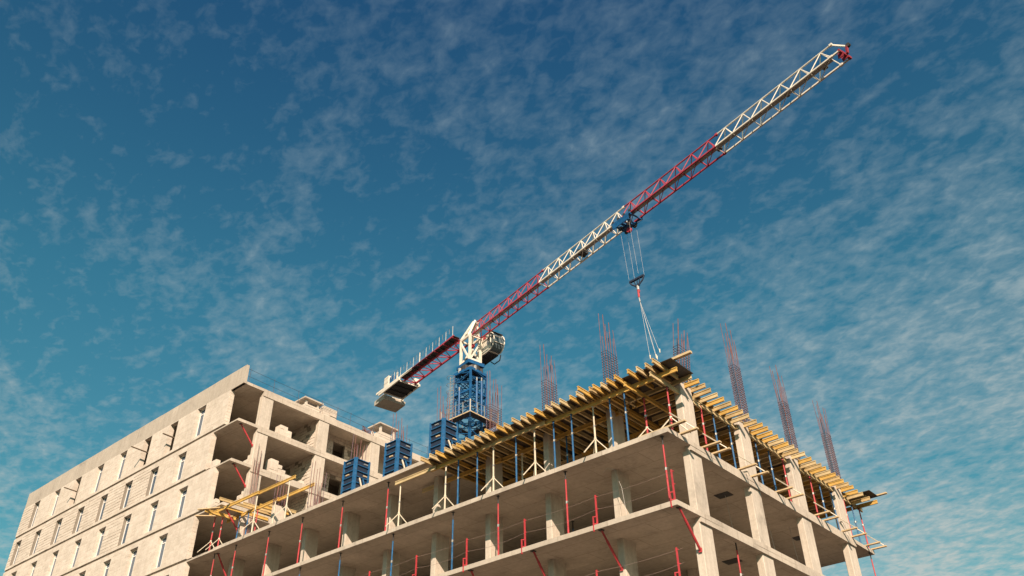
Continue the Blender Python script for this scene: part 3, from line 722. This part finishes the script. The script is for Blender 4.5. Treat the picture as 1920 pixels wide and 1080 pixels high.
# planks poking out of the unglazed openings
for i, xi in enumerate((-56.5, -60.15, -71.1)):
    plank((xi - 0.50, 28.9, 28.80), (xi - 0.58, (26.75, 26.3, 26.5)[i], 28.92), f'plank poking out of an empty top-row window, {ORD[i]} from the right', 'planks poking out of empty windows', 0.14, 0.045, M['dark_plank'])

# ------------------------------------------------------------------ roof of the walled block
t_ = thing('guard_rail', 'thin dark wire guard rail along the roof edge of the walled block', 'guard rail', (LX - 0.1, 36, L[4]))
for y in (27.9, 29.95, 32.1, 34.15, 35.6, 36.9, 39.2, 41.0, 43, 45):
    MB().tube((LX - 0.1, y, L[4]), (LX - 0.1 + R.uniform(-.05, .05), y + R.uniform(-.05, .05), L[4] + 1.15), 0.018, 5).build('post', M['dark_rope'], t_)
for dz in (0.5, 1.05):
    MB().path(sag((LX - 0.1, 27.6, L[4] + dz), (LX - 0.1, 36.9, L[4] + dz), 0.05) + sag((LX - 0.1, 36.9, L[4] + dz), (LX - 0.1, 45, L[4] + dz), 0.05), 0.013, 4).build('wire', M['dark_rope'], t_)
def vent(x, y, w, d, h, label, cover=True):
    t_ = thing('vent_shaft', label, 'roof vent', (x, y, L[4]), 'roof vents')
    z = L[4]
    MB().box(x - w / 2, x + w / 2, y, y + d, z, z + h * 0.62).build('shaft', M['block'], t_)
    for dx in (-1, 1):
        for yy in (y + 0.05, y + d - 0.2):
            MB().box(x + dx * (w / 2 - 0.12) - 0.08, x + dx * (w / 2 - 0.12) + 0.08, yy, yy + 0.15, z + h * 0.62 + .001, z + h - 0.06).build('corner_post', M['block'], t_)
    rough_slab(x - w / 2 - 0.15, x + w / 2 + 0.15, y - 0.2, y + d + 0.2, z + h - 0.058, z + h + 0.05).build('cover_slab', M['slab'], t_)
vent(-49.6, 33.1, 1.1, 1.3, 1.1, 'roof vent with a flat cover slab beside the stacked blocks, left of two')
vent(-49.6, 40.3, 1.2, 1.6, 1.65, 'taller roof vent with a flat cover slab near the crane, right of two')
t_ = thing('block_pallet', 'pallet of stacked blocks at the roof edge beside the left vent', 'pallet', (-49.0, 34.6, L[4]))
MB().box(-49.4, -48.7, 34.5, 35.8, L[4], L[4] + 0.1).build('pallet', M['plank'], t_)
for j in range(4):
    for i in range(2): MB().box(-49.4, -48.72 + R.uniform(-.03, .02), 34.52 + i * 0.64, 35.14 + i * 0.64, L[4] + 0.11 + j * 0.205, L[4] + 0.29 + j * 0.205).build('aerated_block', M['block'], t_)
t_ = thing('rubble_heap', 'small heap of twisted rusty offcuts on the roof edge between the vents', 'scrap heap', (-48.7, 38.6, L[4]))
for i in range(14):
    MB().tube((-48.7 + R.uniform(-.3, .2), 38.7 + R.uniform(-.5, .7), L[4] + R.uniform(0.02, .2)), (-48.7 + R.uniform(-.3, .2), 38.7 + R.uniform(-.5, .7), L[4] + R.uniform(.2, .75)), 0.025, 5).build('offcut', M['rust'], t_)

# ------------------------------------------------------------------ tower crane
MX, MY = -46.5, 47.83
JA = -11.674
J = Vector((math.cos(rad(JA)), math.sin(rad(JA)), 0)); JN = Vector((-J.y, J.x, 0))
ZB, JH, JW = 42.124, 1.493, 1.02
def cj(t_, n, z): return Vector((MX, MY, 0)) + J * t_ + JN * n + Vector((0, 0, z))
crane = thing('tower_crane', 'flat-top tower crane with red and white lattice jib on a blue mast', 'crane', (MX, MY, GZ))
def lattice_jib(t0, t1, nb, m, name, r_ch=0.058, r_br=0.036, ends=True):
    s = MB().tube(cj(t0, 0, ZB + JH), cj(t1, 0, ZB + JH), r_ch, 8).build(name, m, crane)
    for sg in (-1, 1):
        MB().bar(cj(t0, sg * JW / 2, ZB), cj(t1, sg * JW / 2, ZB), 0.10, 0.10).build('chord', m, s)
    b_ = (t1 - t0) / nb
    for i in range(nb):
        ta, tm, tb = t0 + i * b_, t0 + (i + 0.5) * b_, t0 + (i + 1) * b_
        for sg in (-1, 1):
            MB().tube(cj(ta, sg * JW / 2, ZB), cj(tm, 0, ZB + JH), r_br, 6).build('brace', m, s)
            MB().tube(cj(tm, 0, ZB + JH), cj(tb, sg * JW / 2, ZB), r_br, 6).build('brace', m, s)
        MB().tube(cj(ta, -JW / 2, ZB), cj(ta, JW / 2, ZB), r_br, 6).build('cross_tie', m, s)
        MB().tube(cj(ta, JW / 2, ZB - 0.01), cj(tb, -JW / 2, ZB - 0.01), r_br * 0.8, 6).build('cross_tie', m, s)
    return s
secs = [(0.9, 10.45, 7, M['dark_red']), (10.45, 20.33, 7, M['white']), (20.33, 29.74, 6, M['dark_red']), (29.74, 39.2, 6, M['white'])]
for a, c_, nb, m in secs:
    s = lattice_jib(a, c_, nb, m, 'jib_section')
        # narrow walkway inside the jib
    mb = MB(); mb.bar(cj(a + 0.1, -0.24, ZB + 0.06), cj(c_ - 0.1, -0.24, ZB + 0.06), 0.30, 0.02); mb.build('walkway', M['steel'], s)
    for sg in (-1, 1): MB().bar(cj(c_ - 0.1, sg * JW / 2, ZB), cj(c_ + 0.1, sg * JW / 2, ZB), 0.15, 0.15).build('joint', m, s)
    MB().bar(cj(c_ - 0.1, 0, ZB + JH), cj(c_ + 0.1, 0, ZB + JH), 0.16, 0.16).build('joint', m, s)
# jib nose
s = MB().bar(cj(39.2, 0, ZB + JH), cj(39.95, 0.22, ZB + 0.80), 0.09, 0.09).build('jib_nose', M['white'], crane)
MB().bar(cj(39.2, -JW / 2, ZB), cj(39.8, -JW / 2, ZB), 0.10, 0.10).build('chord', M['white'], s)
MB().bar(cj(39.2, JW / 2, ZB), cj(39.85, JW / 2, ZB), 0.10, 0.10).build('chord', M['white'], s)
MB().bar(cj(39.75, -JW / 2 - 0.05, ZB + 0.05), cj(39.85, JW / 2 + 0.05, ZB), 0.15, 0.18).bar(cj(39.5, -0.25, ZB - 0.05), cj(39.85, -0.25, ZB - 0.1), 0.05, 0.4).bar(cj(39.5, 0.15, ZB - 0.05), cj(39.9, 0.15, ZB), 0.05, 0.4).bar(cj(39.95, 0.1, ZB + 0.05), cj(39.98, 0.25, ZB + 0.8), 0.13, 0.13).build('end_frame', M['nose_red'], s)
MB().tube(cj(40.08, 0.17, ZB + 0.78), cj(40.08, 0.33, ZB + 0.78), 0.15, 12).build('rope_sheave', M['black'], s)
# fittings on the jib
for tt, sc in ((15.3, 1.0), (29.6, 0.6), (38.3, 0.5), (35.5, 0.35)):
    o = MB().tube(cj(tt, -0.35 * sc, ZB + 0.25), cj(tt, 0.35 * sc, ZB + 0.25), 0.24 * sc, 10)
    o.bar(cj(tt + 0.35 * sc, -0.3 * sc, ZB + 0.2), cj(tt + 0.35 * sc, 0.3 * sc, ZB + 0.2), 0.3 * sc, 0.35 * sc)
    o.build('trolley_winch', M['black'], crane)
# trolley
TT = 20.55
tr = MB().bar(cj(TT - 0.95, -0.62, ZB - 0.1), cj(TT + 0.95, -0.62, ZB - 0.1), 0.10, 0.16).bar(cj(TT - 0.95, 0.62, ZB - 0.1), cj(TT + 0.95, 0.62, ZB - 0.1), 0.10, 0.16).build('trolley', M['crane_blue'], crane)
for dt in (-0.9, -0.3, 0.3, 0.9):
    MB().bar(cj(TT + dt, -0.62, ZB - 0.16), cj(TT + dt, 0.62, ZB - 0.16), 0.08, 0.10).build('cross_member', M['crane_blue'], tr)
    MB().bar(cj(TT + dt, -0.6, ZB - 0.2), cj(TT + dt * 0.4, -0.15, ZB - 0.62), 0.07, 0.07).bar(cj(TT + dt, 0.6, ZB - 0.2), cj(TT + dt * 0.4, 0.15, ZB - 0.62), 0.07, 0.07).build('hanger', M['crane_blue'], tr)
    for sg in (-1, 1): MB().tube(cj(TT + dt, sg * 0.66, ZB + 0.1), cj(TT + dt, sg * 0.56, ZB + 0.1), 0.12, 10).build('wheel', M['black'], tr)
MB().bar(cj(TT - 0.85, -0.75, ZB - 0.42), cj(TT + 0.85, -0.75, ZB - 0.42), 0.05, 0.55).bar(cj(TT - 0.5, 0.0, ZB - 0.55), cj(TT + 0.5, 0.0, ZB - 0.55), 0.4, 0.2).build('service_cage', M['crane_blue'], tr)
for sg in (-1, 1):
    for dt in (-0.45, 0.45): MB().tube(cj(TT + dt, sg * 0.3 - 0.04, ZB - 0.6), cj(TT + dt, sg * 0.3 + 0.04, ZB - 0.6), 0.2, 12).build('rope_sheave', M['black'], tr)
MB().tube(cj(TT + 0.1, -0.1, ZB - 0.95), cj(TT + 0.1, 0.1, ZB - 0.95), 0.2, 12).build('bumper', M['dark_red'], tr)
# hoist ropes, hook block, slings
HZ = 36.7; HO = (TT + 0.15, 0.12)
for sg in (-1, 1):
    for dt in (-0.5, 0.5): MB().tube(cj(TT + dt, sg * 0.35, ZB - 0.6), cj(HO[0] + dt * 0.95, HO[1] + sg * 0.3, HZ + 0.1), 0.0075, 5).build('hoist_rope', M['rope'], crane)
hk = MB().bar(cj(HO[0] - 0.62, HO[1] - 0.1, HZ + 0.02), cj(HO[0] + 0.62, HO[1] + 0.1, HZ + 0.02), 0.16, 0.14).build('hook_block', M['navy'], crane)
for sg in (-1, 1):
    MB().path([cj(HO[0] + sg * 0.62, HO[1] + sg * 0.1, HZ), cj(HO[0] + sg * 0.45, HO[1] + sg * 0.08, HZ - 0.3), cj(HO[0] + sg * 0.12, HO[1], HZ - 0.58)], 0.06, 6).build('cheek_plate', M['navy'], hk)
MB().bar(cj(HO[0] - 0.2, HO[1], HZ - 0.56), cj(HO[0] + 0.2, HO[1], HZ - 0.56), 0.12, 0.14).build('yoke', M['navy'], hk)
for dt in (-0.3, 0, 0.3): MB().bar(cj(HO[0] + dt, HO[1], HZ), cj(HO[0] + dt * 0.5, HO[1], HZ - 0.56), 0.05, 0.05).build('rib', M['navy'], hk)
MB().tube(cj(HO[0], HO[1], HZ - 0.6), cj(HO[0], HO[1], HZ - 0.95), 0.10, 10).build('swivel', M['steel'], hk)
hook = [cj(HO[0] + 0.12 * math.sin(a), HO[1], HZ - 1.1 - 0.14 * math.cos(a) * -1) for a in [rad(-30 + 30 * i) for i in range(9)]]
MB().tube(cj(HO[0], HO[1], HZ - 0.95), cj(HO[0], HO[1], HZ - 1.6), 0.075, 10).build('hook', M['red'], hk)
MB().path(hook, 0.04, 6).build('hook_latch', M['red'], hk)
sl = thing('lifting_sling', 'four-legged wire sling hanging from the crane hook above the deck', 'sling', tuple(cj(HO[0], HO[1], HZ - 1.6)))
MB().tube(cj(HO[0], HO[1], HZ - 1.6), cj(HO[0] + 0.05, HO[1], HZ - 2.0), 0.05, 8).build('master_link', M['steel'], sl)
for i, (dt, dn) in enumerate(((0.35, 0.0), (0.75, 0.15), (1.25, 0.0), (0.55, 0.45))):
    e = cj(HO[0] + dt, HO[1] + dn, HZ - 6.6 - R.uniform(0, .3))
    leg = MB().tube(cj(HO[0] + 0.05, HO[1], HZ - 2.0), e, 0.010, 5).build('sling_leg', M['cable'], sl)
    MB().tube(e + Vector((0, 0, 0.28)), e, 0.05, 6, 0.03).build('sling_hook', M['cream'], leg)

# mast
def lattice_mast(h, z0, z1, nb, m, name, r_ch, r_br, parent=crane):
    s = MB().bar((MX + h, MY - h, z0), (MX + h, MY - h, z1), r_ch, r_ch).build(name, m, parent)
    for sx, sy in ((-1, -1), (1, 1), (-1, 1)): MB().bar((MX + sx * h, MY + sy * h, z0), (MX + sx * h, MY + sy * h, z1), r_ch, r_ch).build('chord', m, s)
    c = [(h, -h), (h, h), (-h, h), (-h, -h)]
    for a, b_ in zip(c, c[1:] + c[:1]):
        for i in range(nb):
            za = z0 + (z1 - z0) * i / nb; zb = z0 + (z1 - z0) * (i + 1) / nb; zm = (za + zb) / 2
            p, q = Vector((MX + a[0], MY + a[1], 0)), Vector((MX + b_[0], MY + b_[1], 0)); mid = (p + q) / 2
            up = Vector((0, 0, 1))
            MB().tube(p + up * za, q + up * zm, r_br, 5).build('brace', m, s)
            MB().tube(q + up * zm, p + up * zb, r_br, 5).build('brace', m, s)
    return s
lattice_mast(0.72, GZ, 30.0, 18, M['crane_blue'], 'mast_section', 0.16, 0.035)
lattice_mast(0.72, 30.0, 38.7, 9, M['crane_blue'], 'mast_section', 0.17, 0.045)
# climbing cage round the top of the mast
cg = lattice_mast(0.98, 34.2, 38.55, 5, M['crane_blue'], 'climbing_cage', 0.15, 0.05)
for z in (34.2, 36.4, 38.5):
    for sx, sy, ex, ey in ((1, -1, 1, 1), (1, 1, -1, 1), (-1, 1, -1, -1), (-1, -1, 1, -1)):
        MB().bar((MX + .98 * sx, MY + .98 * sy, z), (MX + .98 * ex, MY + .98 * ey, z), 0.16, 0.26 if z > 38 else 0.16).build('ring_beam', M['crane_blue'], cg)
for dx, dy, zz in ((1.12, -0.35, 37.4), (1.12, 0.25, 37.6), (0.75, 1.15, 37.7), (-0.2, -1.12, 36.6)):
    MB().tube((MX + dx, MY + dy, 33.9), (MX + dx, MY + dy, zz), 0.10, 10).build('hydraulic_ram', M['crane_blue'], cg)
    MB().tube((MX + dx, MY + dy, zz), (MX + dx, MY + dy, zz + 0.35), 0.06, 8).build('ram_rod', M['steel'], cg)
# ladder with hoops on the left
lad = MB().bar((MX - 1.1, MY - 1.35, 33.6), (MX - 1.1, MY - 1.35, 38.2), 0.05, 0.05).bar((MX - 0.65, MY - 1.35, 33.6), (MX - 0.65, MY - 1.35, 38.2), 0.04, 0.04).build('ladder', M['steel'], crane)
for i in range(15): MB().tube((MX - 1.1, MY - 1.35, 33.8 + i * 0.3), (MX - 0.65, MY - 1.35, 33.8 + i * 0.3), 0.018, 5).build('rung', M['cream'], lad)
for i in range(6):
    z = 34.4 + i * 0.72
    pts = [(MX - 0.875 - 0.42 * math.cos(a), MY - 1.35 - 0.5 * math.sin(a), z) for a in [math.pi * k_ / 8 for k_ in range(9)]]
    MB().path(pts, 0.02, 4).build('hoop', M['steel'], lad)
# working platform round the cage
pz = 33.75; ho, hi = 1.72, 1.1
wp = MB().box(MX - ho, MX + ho, MY - ho, MY - hi, pz, pz + 0.05).box(MX - ho, MX + ho, MY + hi, MY + ho, pz, pz + 0.05).box(MX - ho, MX - hi, MY - hi + .002, MY + hi - .002, pz, pz + 0.05).box(MX + hi, MX + ho, MY - hi + .002, MY + hi - .002, pz, pz + 0.05).build('working_platform', M['black'], crane)
for a, b_ in (((ho, -ho), (ho, ho)), ((ho, ho), (-ho, ho)), ((-ho, ho), (-ho, -ho)), ((-ho, -ho), (ho, -ho))):
    MB().bar((MX + a[0], MY + a[1], pz + 0.05), (MX + b_[0], MY + b_[1], pz + 0.05), 0.03, 0.09).build('toe_board', M['plank'], wp)
    for dz in (0.55, 1.1): MB().tube((MX + a[0], MY + a[1], pz + dz), (MX + b_[0], MY + b_[1], pz + dz), 0.022, 5).build('rail', M['steel'], wp)
    for k_ in range(4):
        p = Vector((MX + a[0], MY + a[1], pz)).lerp(Vector((MX + b_[0], MY + b_[1], pz)), k_ / 4)
        MB().bar(p, p + Vector((0, 0, 1.15)), 0.06, 0.06).build('post', M['cream'] if k_ == 0 else M['steel'], wp)
for sx, sy in ((1, -1), (1, 1), (-1, -1), (-1, 1)): MB().bar((MX + sx * ho, MY + sy * ho, pz), (MX + sx * 0.75, MY + sy * 0.75, pz - 1.2), 0.07, 0.07).build('bracket', M['crane_blue'], wp)
# slewing ring and turret
MB().tube((MX, MY, 38.75), (MX, MY, 39.15), 0.95, 20).build('slewing_ring', M['black'], crane)
sb = MB().prism([(-0.95, -0.85), (0.95, -0.85), (0.95, 0.85), (-0.95, 0.85)], 39.16, 39.5, lambda a, b_, z: cj(a, b_, z)).build('slewing_base', M['crane_blue'], crane)
for i in range(8):
    a = 2 * math.pi * (i + 0.5) / 8
    MB().tube((MX + 1.02 * math.cos(a), MY + 1.02 * math.sin(a), 38.5), (MX + 1.02 * math.cos(a), MY + 1.02 * math.sin(a), 38.95), 0.14, 8).build('slew_motor', M['steel'] if i in (5, 7) else M['black'], sb)
PT, PN, PZ0, PZ1 = 0.70, 0.56, 39.5, 42.2
tu = MB().bar(cj(-PT, -PN, PZ0), cj(-PT, -PN, PZ1), 0.19, 0.19).build('turret', M['white'], crane)
for t_0, n_0 in ((PT, -PN), (-PT, PN), (PT, PN)):
    MB().bar(cj(t_0, n_0, PZ0), cj(t_0, n_0, PZ1), 0.19, 0.19).build('post', M['white'], tu)
for n in (-PN, PN):
    MB().bar(cj(-PT, n, 41.85), cj(PT - 0.1, n, 39.75), 0.14, 0.14).build('diagonal', M['white'], tu)
    MB().bar(cj(-PT - 0.1, n, PZ1), cj(PT + 0.1, n, PZ1), 0.16, 0.2).build('head_beam', M['white'], tu)
    MB().bar(cj(-PT, n, PZ1 + 0.05), cj(0.62, n * 0.2, 43.75), 0.17, 0.24).build('a_frame', M['white'], tu)
    MB().bar(cj(0.45, n, PZ1 + 0.05), cj(0.82, n * 0.2, 43.8), 0.17, 0.17).build('a_frame', M['white'], tu)
    MB().bar(cj(-0.3, n * 0.8, 42.7), cj(0.55, n * 0.75, 42.7), 0.10, 0.14).build('a_frame_tie', M['white'], tu)
for t_0 in (-PT, PT):
    MB().bar(cj(t_0, -PN, 39.7), cj(t_0, PN, 39.7), 0.14, 0.2).build('cross_beam', M['white'], tu)
    MB().bar(cj(t_0, PN, 41.75), cj(t_0, -PN + 0.1, 39.8), 0.13, 0.13).build('diagonal', M['white'], tu)
    MB().bar(cj(t_0, -PN, 42.15), cj(t_0, PN, 42.15), 0.12, 0.16).build('head_beam', M['white'], tu)
MB().bar(cj(-0.2, 0, 43.0), cj(0.5, 0, 43.6), 0.30, 0.06).build('gusset', M['white'], tu)
MB().bar(cj(-0.4, 0.0, 40.1), cj(0.4, 0.0, 40.1), 0.5, 0.5).build('slew_gearbox', M['black'], tu)
MB().bar(cj(-0.1, 0.1, 41.5), cj(0.3, 0.1, 41.5), 0.25, 0.3).build('junction_box', M['red'], tu)
# driver's cab on the far side of the turret
CN0, CN1, CZ0, CZ1 = 0.80, 1.95, 40.55, 42.35
def cab_round(c_t, r_, a0, a1, n_=10): return [(c_t + r_ * math.cos(rad(a0 + (a1 - a0) * i / n_)), (CZ0 + CZ1) / 2 + 0.89 * math.sin(rad(a0 + (a1 - a0) * i / n_))) for i in range(n_ + 1)]
body = [(-0.05, CZ0 + 0.1), (0.15, CZ0), (1.75, CZ0), (1.75, CZ1), (-0.05, CZ1)]
cb = MB().prism(body, CN0, CN1, lambda a, z, n: cj(a - 0.08, n, z)).build('cab', M['white'], crane)
MB().prism(cab_round(1.78, 0.72, -88, 88), CN0 + 0.04, CN1 - 0.04, lambda a, z, n: cj(a - 0.08, n, z)).build('windscreen', M['cab_glass'], cb)
# side window set in the cream wall
sw = [(1.62 + 0.18 * math.cos(rad(a)), (CZ0 + CZ1) / 2 + 0.1 + 0.42 * math.sin(rad(a))) for a in range(90, 271, 20)] + [(1.74, (CZ0 + CZ1) / 2 - 0.32), (1.74, (CZ0 + CZ1) / 2 + 0.52)]
MB().prism(sw, CN0 - 0.012, CN0 - 0.002, lambda a, z, n: cj(a - 0.08, n, z)).build('side_window', M['cab_glass'], cb)
for n in (CN0 + 0.0, CN1 - 0.0):
    MB().path([cj(a - 0.08, n, z) for a, z in cab_round(1.78, 0.75, -90, 90)], 0.045, 6).build('cab_hoop', M['white'], cb)
MB().path([cj(a - 0.08, CN0 - 0.02, z) for a, z in [(1.72 + 0.3 * math.cos(rad(q)), (CZ0 + CZ1) / 2 + 0.88 * math.sin(rad(q))) for q in range(-90, 91, 15)]], 0.05, 6).build('cab_hoop', M['white'], cb)
for z in (CZ0 + 0.6, CZ0 + 1.2): MB().bar(cj(2.42, CN0, z), cj(2.42, CN1, z), 0.04, 0.04).build('guard_bar', M['white'], cb)
MB().bar(cj(1.0, (CN0 + CN1) / 2, CZ1 + 0.05), cj(2.15, (CN0 + CN1) / 2, CZ1 + 0.0), 1.28, 0.04).build('sun_visor', M['black'], cb)
MB().bar(cj(0.8, CN0 - 0.02, CZ1 - 0.2), cj(1.2, CN0 - 0.02, CZ1 - 0.2), 0.03, 0.26).build('red_panel', M['red'], cb)
for i in range(3): MB().bar(cj(-0.3, CN0 - 0.006, CZ0 + 0.4 + i * 0.45), cj(0.7, CN0 - 0.006, CZ0 + 0.4 + i * 0.45), 0.01, 0.03).build('body_rib', M['steel'], cb)
MB().bar(cj(-0.6, 1.4, CZ0 - 0.06), cj(1.5, 1.4, CZ0 - 0.06), 1.1, 0.06).build('cab_floor', M['black'], cb)
MB().path([cj(0.3, 2.0, CZ0 - 0.1), cj(0.7, 2.1, CZ0 - 0.5), cj(1.5, 2.1, CZ0 - 0.5), cj(1.8, 2.0, CZ0 - 0.1)], 0.05, 6).build('cab_bracket', M['black'], cb)
for n in (0.9, 1.9): MB().bar(cj(-0.3, n, CZ0 - 0.1), cj(0.2, 0.5, 39.4), 0.08, 0.08).build('cab_bracket', M['black'], cb)
# counter-jib: horizontal truss with a walkway on the near side
c0, c1 = -0.65, -11.0
zz = ZB + 0.10
NA, NB_, NW = -0.85, 0.28, -1.55
cjt = MB().bar(cj(c0, NA, zz), cj(c1, NA - 0.2, zz), 0.13, 0.16).build('counter_jib', M['dark_red'], crane)
MB().bar(cj(c0, NB_, zz), cj(c1 + 0.5, NB_ - 0.15, zz), 0.13, 0.16).build('chord', M['dark_red'], cjt)
MB().tube(cj(0.3, 0.0, zz + 1.2), cj(c0 - 1.6, -0.3, zz + 0.25), 0.06, 6).build('tie_bar', M['dark_red'], cjt)
nb = 7
for i in range(nb):
    f0 = i / nb; f1 = (i + 1) / nb; fm = (f0 + f1) / 2
    ta = c0 + (c1 - c0) * f0; tb = c0 + (c1 - c0) * f1; tm = (ta + tb) / 2
    MB().tube(cj(ta, NB_ - .15 * f0, zz), cj(tm, NA - .2 * fm, zz), 0.045, 6).build('brace', M['dark_red'], cjt)
    MB().tube(cj(tm, NA - .2 * fm, zz), cj(tb, NB_ - .15 * f1, zz), 0.045, 6).build('brace', M['dark_red'], cjt)
    MB().tube(cj(tb, NB_ - .15 * f1, zz), cj(tb, NA - .2 * f1, zz), 0.045, 6).build('brace', M['dark_red'], cjt)
    MB().bar(cj(ta, NA - .2 * f0, zz), cj(ta, NW, zz), 0.06, 0.08).build('bracket', M['dark_red'], cjt)
    MB().bar(cj(tm, NA - .2 * fm, zz), cj(tm, NW, zz), 0.06, 0.08).build('bracket', M['black'], cjt)
wk = MB().bar(cj(c0 + 0.2, -1.22, zz + 0.08), cj(-9.6, -1.32, zz + 0.08), 0.66, 0.03).build('walkway', M['black'], crane)
MB().bar(cj(c0 + 0.2, NW, zz + 0.12), cj(-7.6, NW, zz + 0.12), 0.06, 0.12).build('toe_board', M['dark_red'], wk)
MB().bar(cj(-7.61, NW, zz + 0.12), cj(-14.0, NW - 0.2, zz + 0.12), 0.08, 0.22).build('toe_board', M['white'], wk)
tt = c0
for i in range(20):
    big = (i % 2 == 0); nw = NW - 0.03 * max(0, -tt - 7)
    MB().bar(cj(tt, nw, zz + (0.15 if big else 0.6)), cj(tt, nw, zz + (1.2 if big else 1.15)), 0.026 if not i == 10 else 0.10, 0.026).build('rail_post', M['white'] if big else M['steel'], wk)
    tt -= 0.56
for dz in (0.65, 1.15): MB().tube(cj(c0, NW, zz + dz), cj(-13.0, NW - 0.15, zz + dz), 0.010, 4).build('rail', M['steel'], wk)
# machinery deck and ballast
md = MB().bar(cj(-9.9, -0.55, zz - 0.12), cj(-12.7, -0.55, zz - 0.12), 2.1, 0.06).build('machinery_deck', M['black'], crane)
for n in (-1.68, 0.58): MB().bar(cj(-9.6, n, zz - 0.1), cj(-13.6, n, zz - 0.1), 0.12, 0.24).build('side_beam', M['white'], md)
for q, tt in enumerate((-9.75, -10.8, -11.8, -12.7)): MB().bar(cj(tt, -1.6, zz - 0.22), cj(tt, 0.5, zz - 0.22), 0.10, 0.12).build('floor_beam', M['white'] if q in (0, 3) else M['black'], md)
MB().tube(cj(-11.2, -1.1, zz + 0.42), cj(-11.2, 0.1, zz + 0.42), 0.40, 16).build('hoist_winch', M['black'], md)
MB().bar(cj(-10.1, 0.3, zz + 0.3), cj(-9.7, 0.3, zz + 0.3), 0.5, 0.6).build('motor', M['white'], md)
MB().bar(cj(-12.75, -1.45, zz + 0.72), cj(-11.95, -1.45, zz + 0.72), 0.4, 1.3).build('electric_cabinet', M['white'], md)
MB().bar(cj(-11.65, -1.45, zz + 0.55), cj(-11.0, -1.45, zz + 0.55), 0.4, 0.85).build('electric_cabinet', M['blue'], md)
MB().bar(cj(-10.35, -1.6, zz + 0.5), cj(-10.2, -1.6, zz + 0.5), 0.10, 0.9).build('rail_gate', M['white'], md)
MB().bar(cj(-13.6, -0.95, zz - 0.14), cj(-13.6, 0.5, zz - 0.14), 0.2, 0.24).build('end_beam', M['dark_red'], md)
cw = MB().prism([(-15.0, 41.62), (-13.15, 41.62), (-13.1, 42.0), (-13.3, 42.12), (-14.9, 42.12), (-15.05, 42.05)], -1.36, 1.1, lambda a, z, n: cj(a, n, z)).build('counterweight', M['counter'], crane)
MB().prism([(-14.4, 42.13), (-13.5, 42.13), (-13.5, 42.36), (-14.4, 42.36)], -1.2, 0.95, lambda a, z, n: cj(a, n, z)).build('ballast_slab', M['counter'], cw)
for n in (-1.1, 0.85): MB().bar(cj(-13.35, n, 41.95), cj(-13.35, n, zz + 0.22), 0.16, 0.2).build('hanger', M['cream'], cw)
